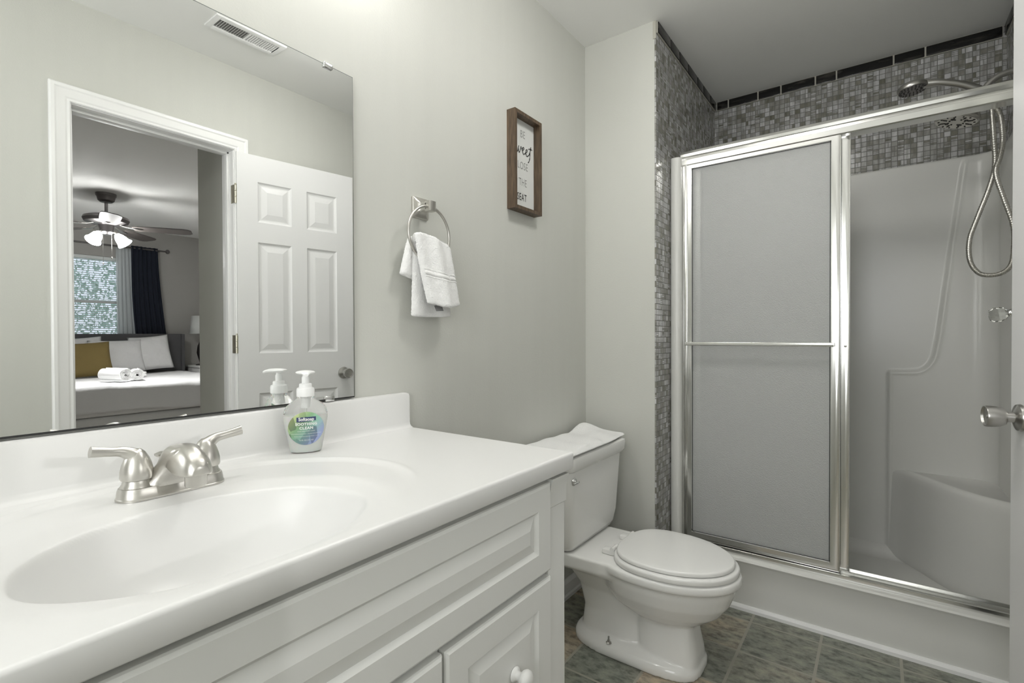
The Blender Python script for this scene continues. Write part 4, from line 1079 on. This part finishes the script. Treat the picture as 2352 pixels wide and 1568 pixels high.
# nightstand and lamp
ns = thing('nightstand', 'white nightstand to the right of the bed', 'nightstand', (5.98, 2.92, 0))
b = B(); box(b, -.20, .20, -.235, .235, .12, .745, .004); fin('carcass', b, m_trim, ns, 30)
b = B(); box(b, -.21, .21, -.245, .245, .745, .768, .004); fin('top', b, m_trim, ns, 30)
for z in (.15, .45):
    b = B(); box(b, -.214, -.20, -.215, .215, z, z + .27, .003); d_ = fin('drawer', b, m_trim, ns, 30)
    b = B(); lathe(b, [(0, 0), (.010, 0), (.012, .014), (0, .018)], axis((-.214, 0, z + .135), (-1, 0, 0)), 16); fin('knob', b, m_steel, d_)
for sx in (-1, 1):
    for sy in (-1, 1):
        b = B(); tube(b, [(sx * .17, sy * .205, 0), (sx * .17, sy * .205, .12)], [.014, .018], 12); fin('leg', b, m_trim, ns)
lm = thing('table_lamp', 'table lamp with a pale drum shade on the nightstand', 'lamp', (6.0, 2.80, .768))
b = B(); lathe(b, [(0, 0), (.065, 0), (.065, .012), (.02, .022), (.035, .08), (.055, .16), (.045, .25), (.015, .32), (.010, .44), (0, .44)]); fin('lamp_base', b, m_fan, lm, 60, label='dark lamp base')
b = B(); n = 40
rg = [[(r * math.cos(2 * PI * k / n), r * math.sin(2 * PI * k / n), z) for k in range(n)] for r, z in ((.130, .405), (.105, .635))]
rs = [[b.verts.new(p) for p in r] for r in rg]; ring_faces(b, *rs); o = fin('lamp_shade', b, m_shade, lm, 60); solidify(o, .003)

# ceiling fan with lit bell shades
cf = thing('ceiling_fan', 'dark ceiling fan with lit bell shades in the bedroom', 'ceiling fan', (4.625, 1.472, H))
b = B(); lathe(b, [(0, 0), (.078, 0), (.076, -.020), (.070, -.028), (.062, -.062), (.044, -.078), (0, -.080)]); fin('canopy', b, m_fan, cf)
b = B(); tube(b, [(0, 0, -.07), (0, 0, -.20)], .013, 14); lathe(b, [(0, -.165), (.022, -.168), (.024, -.195), (0, -.20)]); fin('downrod', b, m_fan, cf)
b = B(); lathe(b, [(0, -.185), (.05, -.19), (.13, -.200), (.165, -.215), (.172, -.235), (.160, -.262), (.12, -.278), (.06, -.285), (.05, -.33), (.055, -.350), (.04, -.372), (0, -.376)], seg=48); fin('motor_housing', b, m_fan, cf)
for k in range(5):
    a = PI + .20 + k * 2 * PI / 5; rot = Matrix.Rotation(a, 4, 'Z') 
    b = B(); rg = []
    for x, hy in ((.20, .050), (.24, .062), (.40, .070), (.60, .072), (.64, .064), (.665, .040)):
        rg.append([rot @ Vector((x, y, -.300 + sgn * .003 + y * .16)) for y, sgn in ((-hy, -1), (hy, -1), (hy, 1), (-hy, 1))])
    loft(b, rg); bd2 = fin('blade', b, m_blade, cf, 20)
    b = B(); tube(b, [rot @ Vector(p) for p in ((.09, 0, -.275), (.15, 0, -.296), (.21, 0, -.306), (.27, 0, -.308))], [(.012, .005), (.012, .004), (.030, .003), (.016, .002)], 12, up=(0, 0, 1)); fin('blade_iron', b, m_steel, bd2, 50)
for k in range(2):
    a = PI - .98 + k * 1.96; rot = Matrix.Rotation(a, 4, 'Z')
    b = B(); tube(b, spline([rot @ Vector(p) for p in ((.03, 0, -.35), (.06, 0, -.352), (.078, 0, -.372))], 5), .009, 12); arm_ = fin('light_arm', b, m_steel, cf)
    b = B(); p0 = rot @ Vector((.076, 0, -.368)); dr = rot @ Vector((.62, 0, -.78)); lathe(b, [(.020, 0), (.026, .010), (.038, .030), (.044, .055), (.050, .085), (.062, .105), (.058, .104), (.046, .085), (.034, .030), (.018, .006)], axis(p0, dr), 32)
    fin('bell_shade', b, m_fbulb, arm_, 60, label='lit white bell glass shade')
    b = B(); bmesh.ops.create_uvsphere(b, u_segments=20, v_segments=12, radius=.024, matrix=Matrix.Translation(p0 + dr * .062)); fin('bulb', b, m_fhot, arm_, 60)
for (x, y, L) in ((-.015, -.03, .26), (-.01, .035, .20)):
    b = B(); tube(b, [(x, y, -.37), (x, y, -.37 - L)], .0016, 6); lathe(b, [(0, 0), (.006, .004), (.007, .012), (0, .022)], Matrix.Translation((x, y, -.37 - L - .02)), 10); fin('pull_chain', b, m_steel, cf, 40)
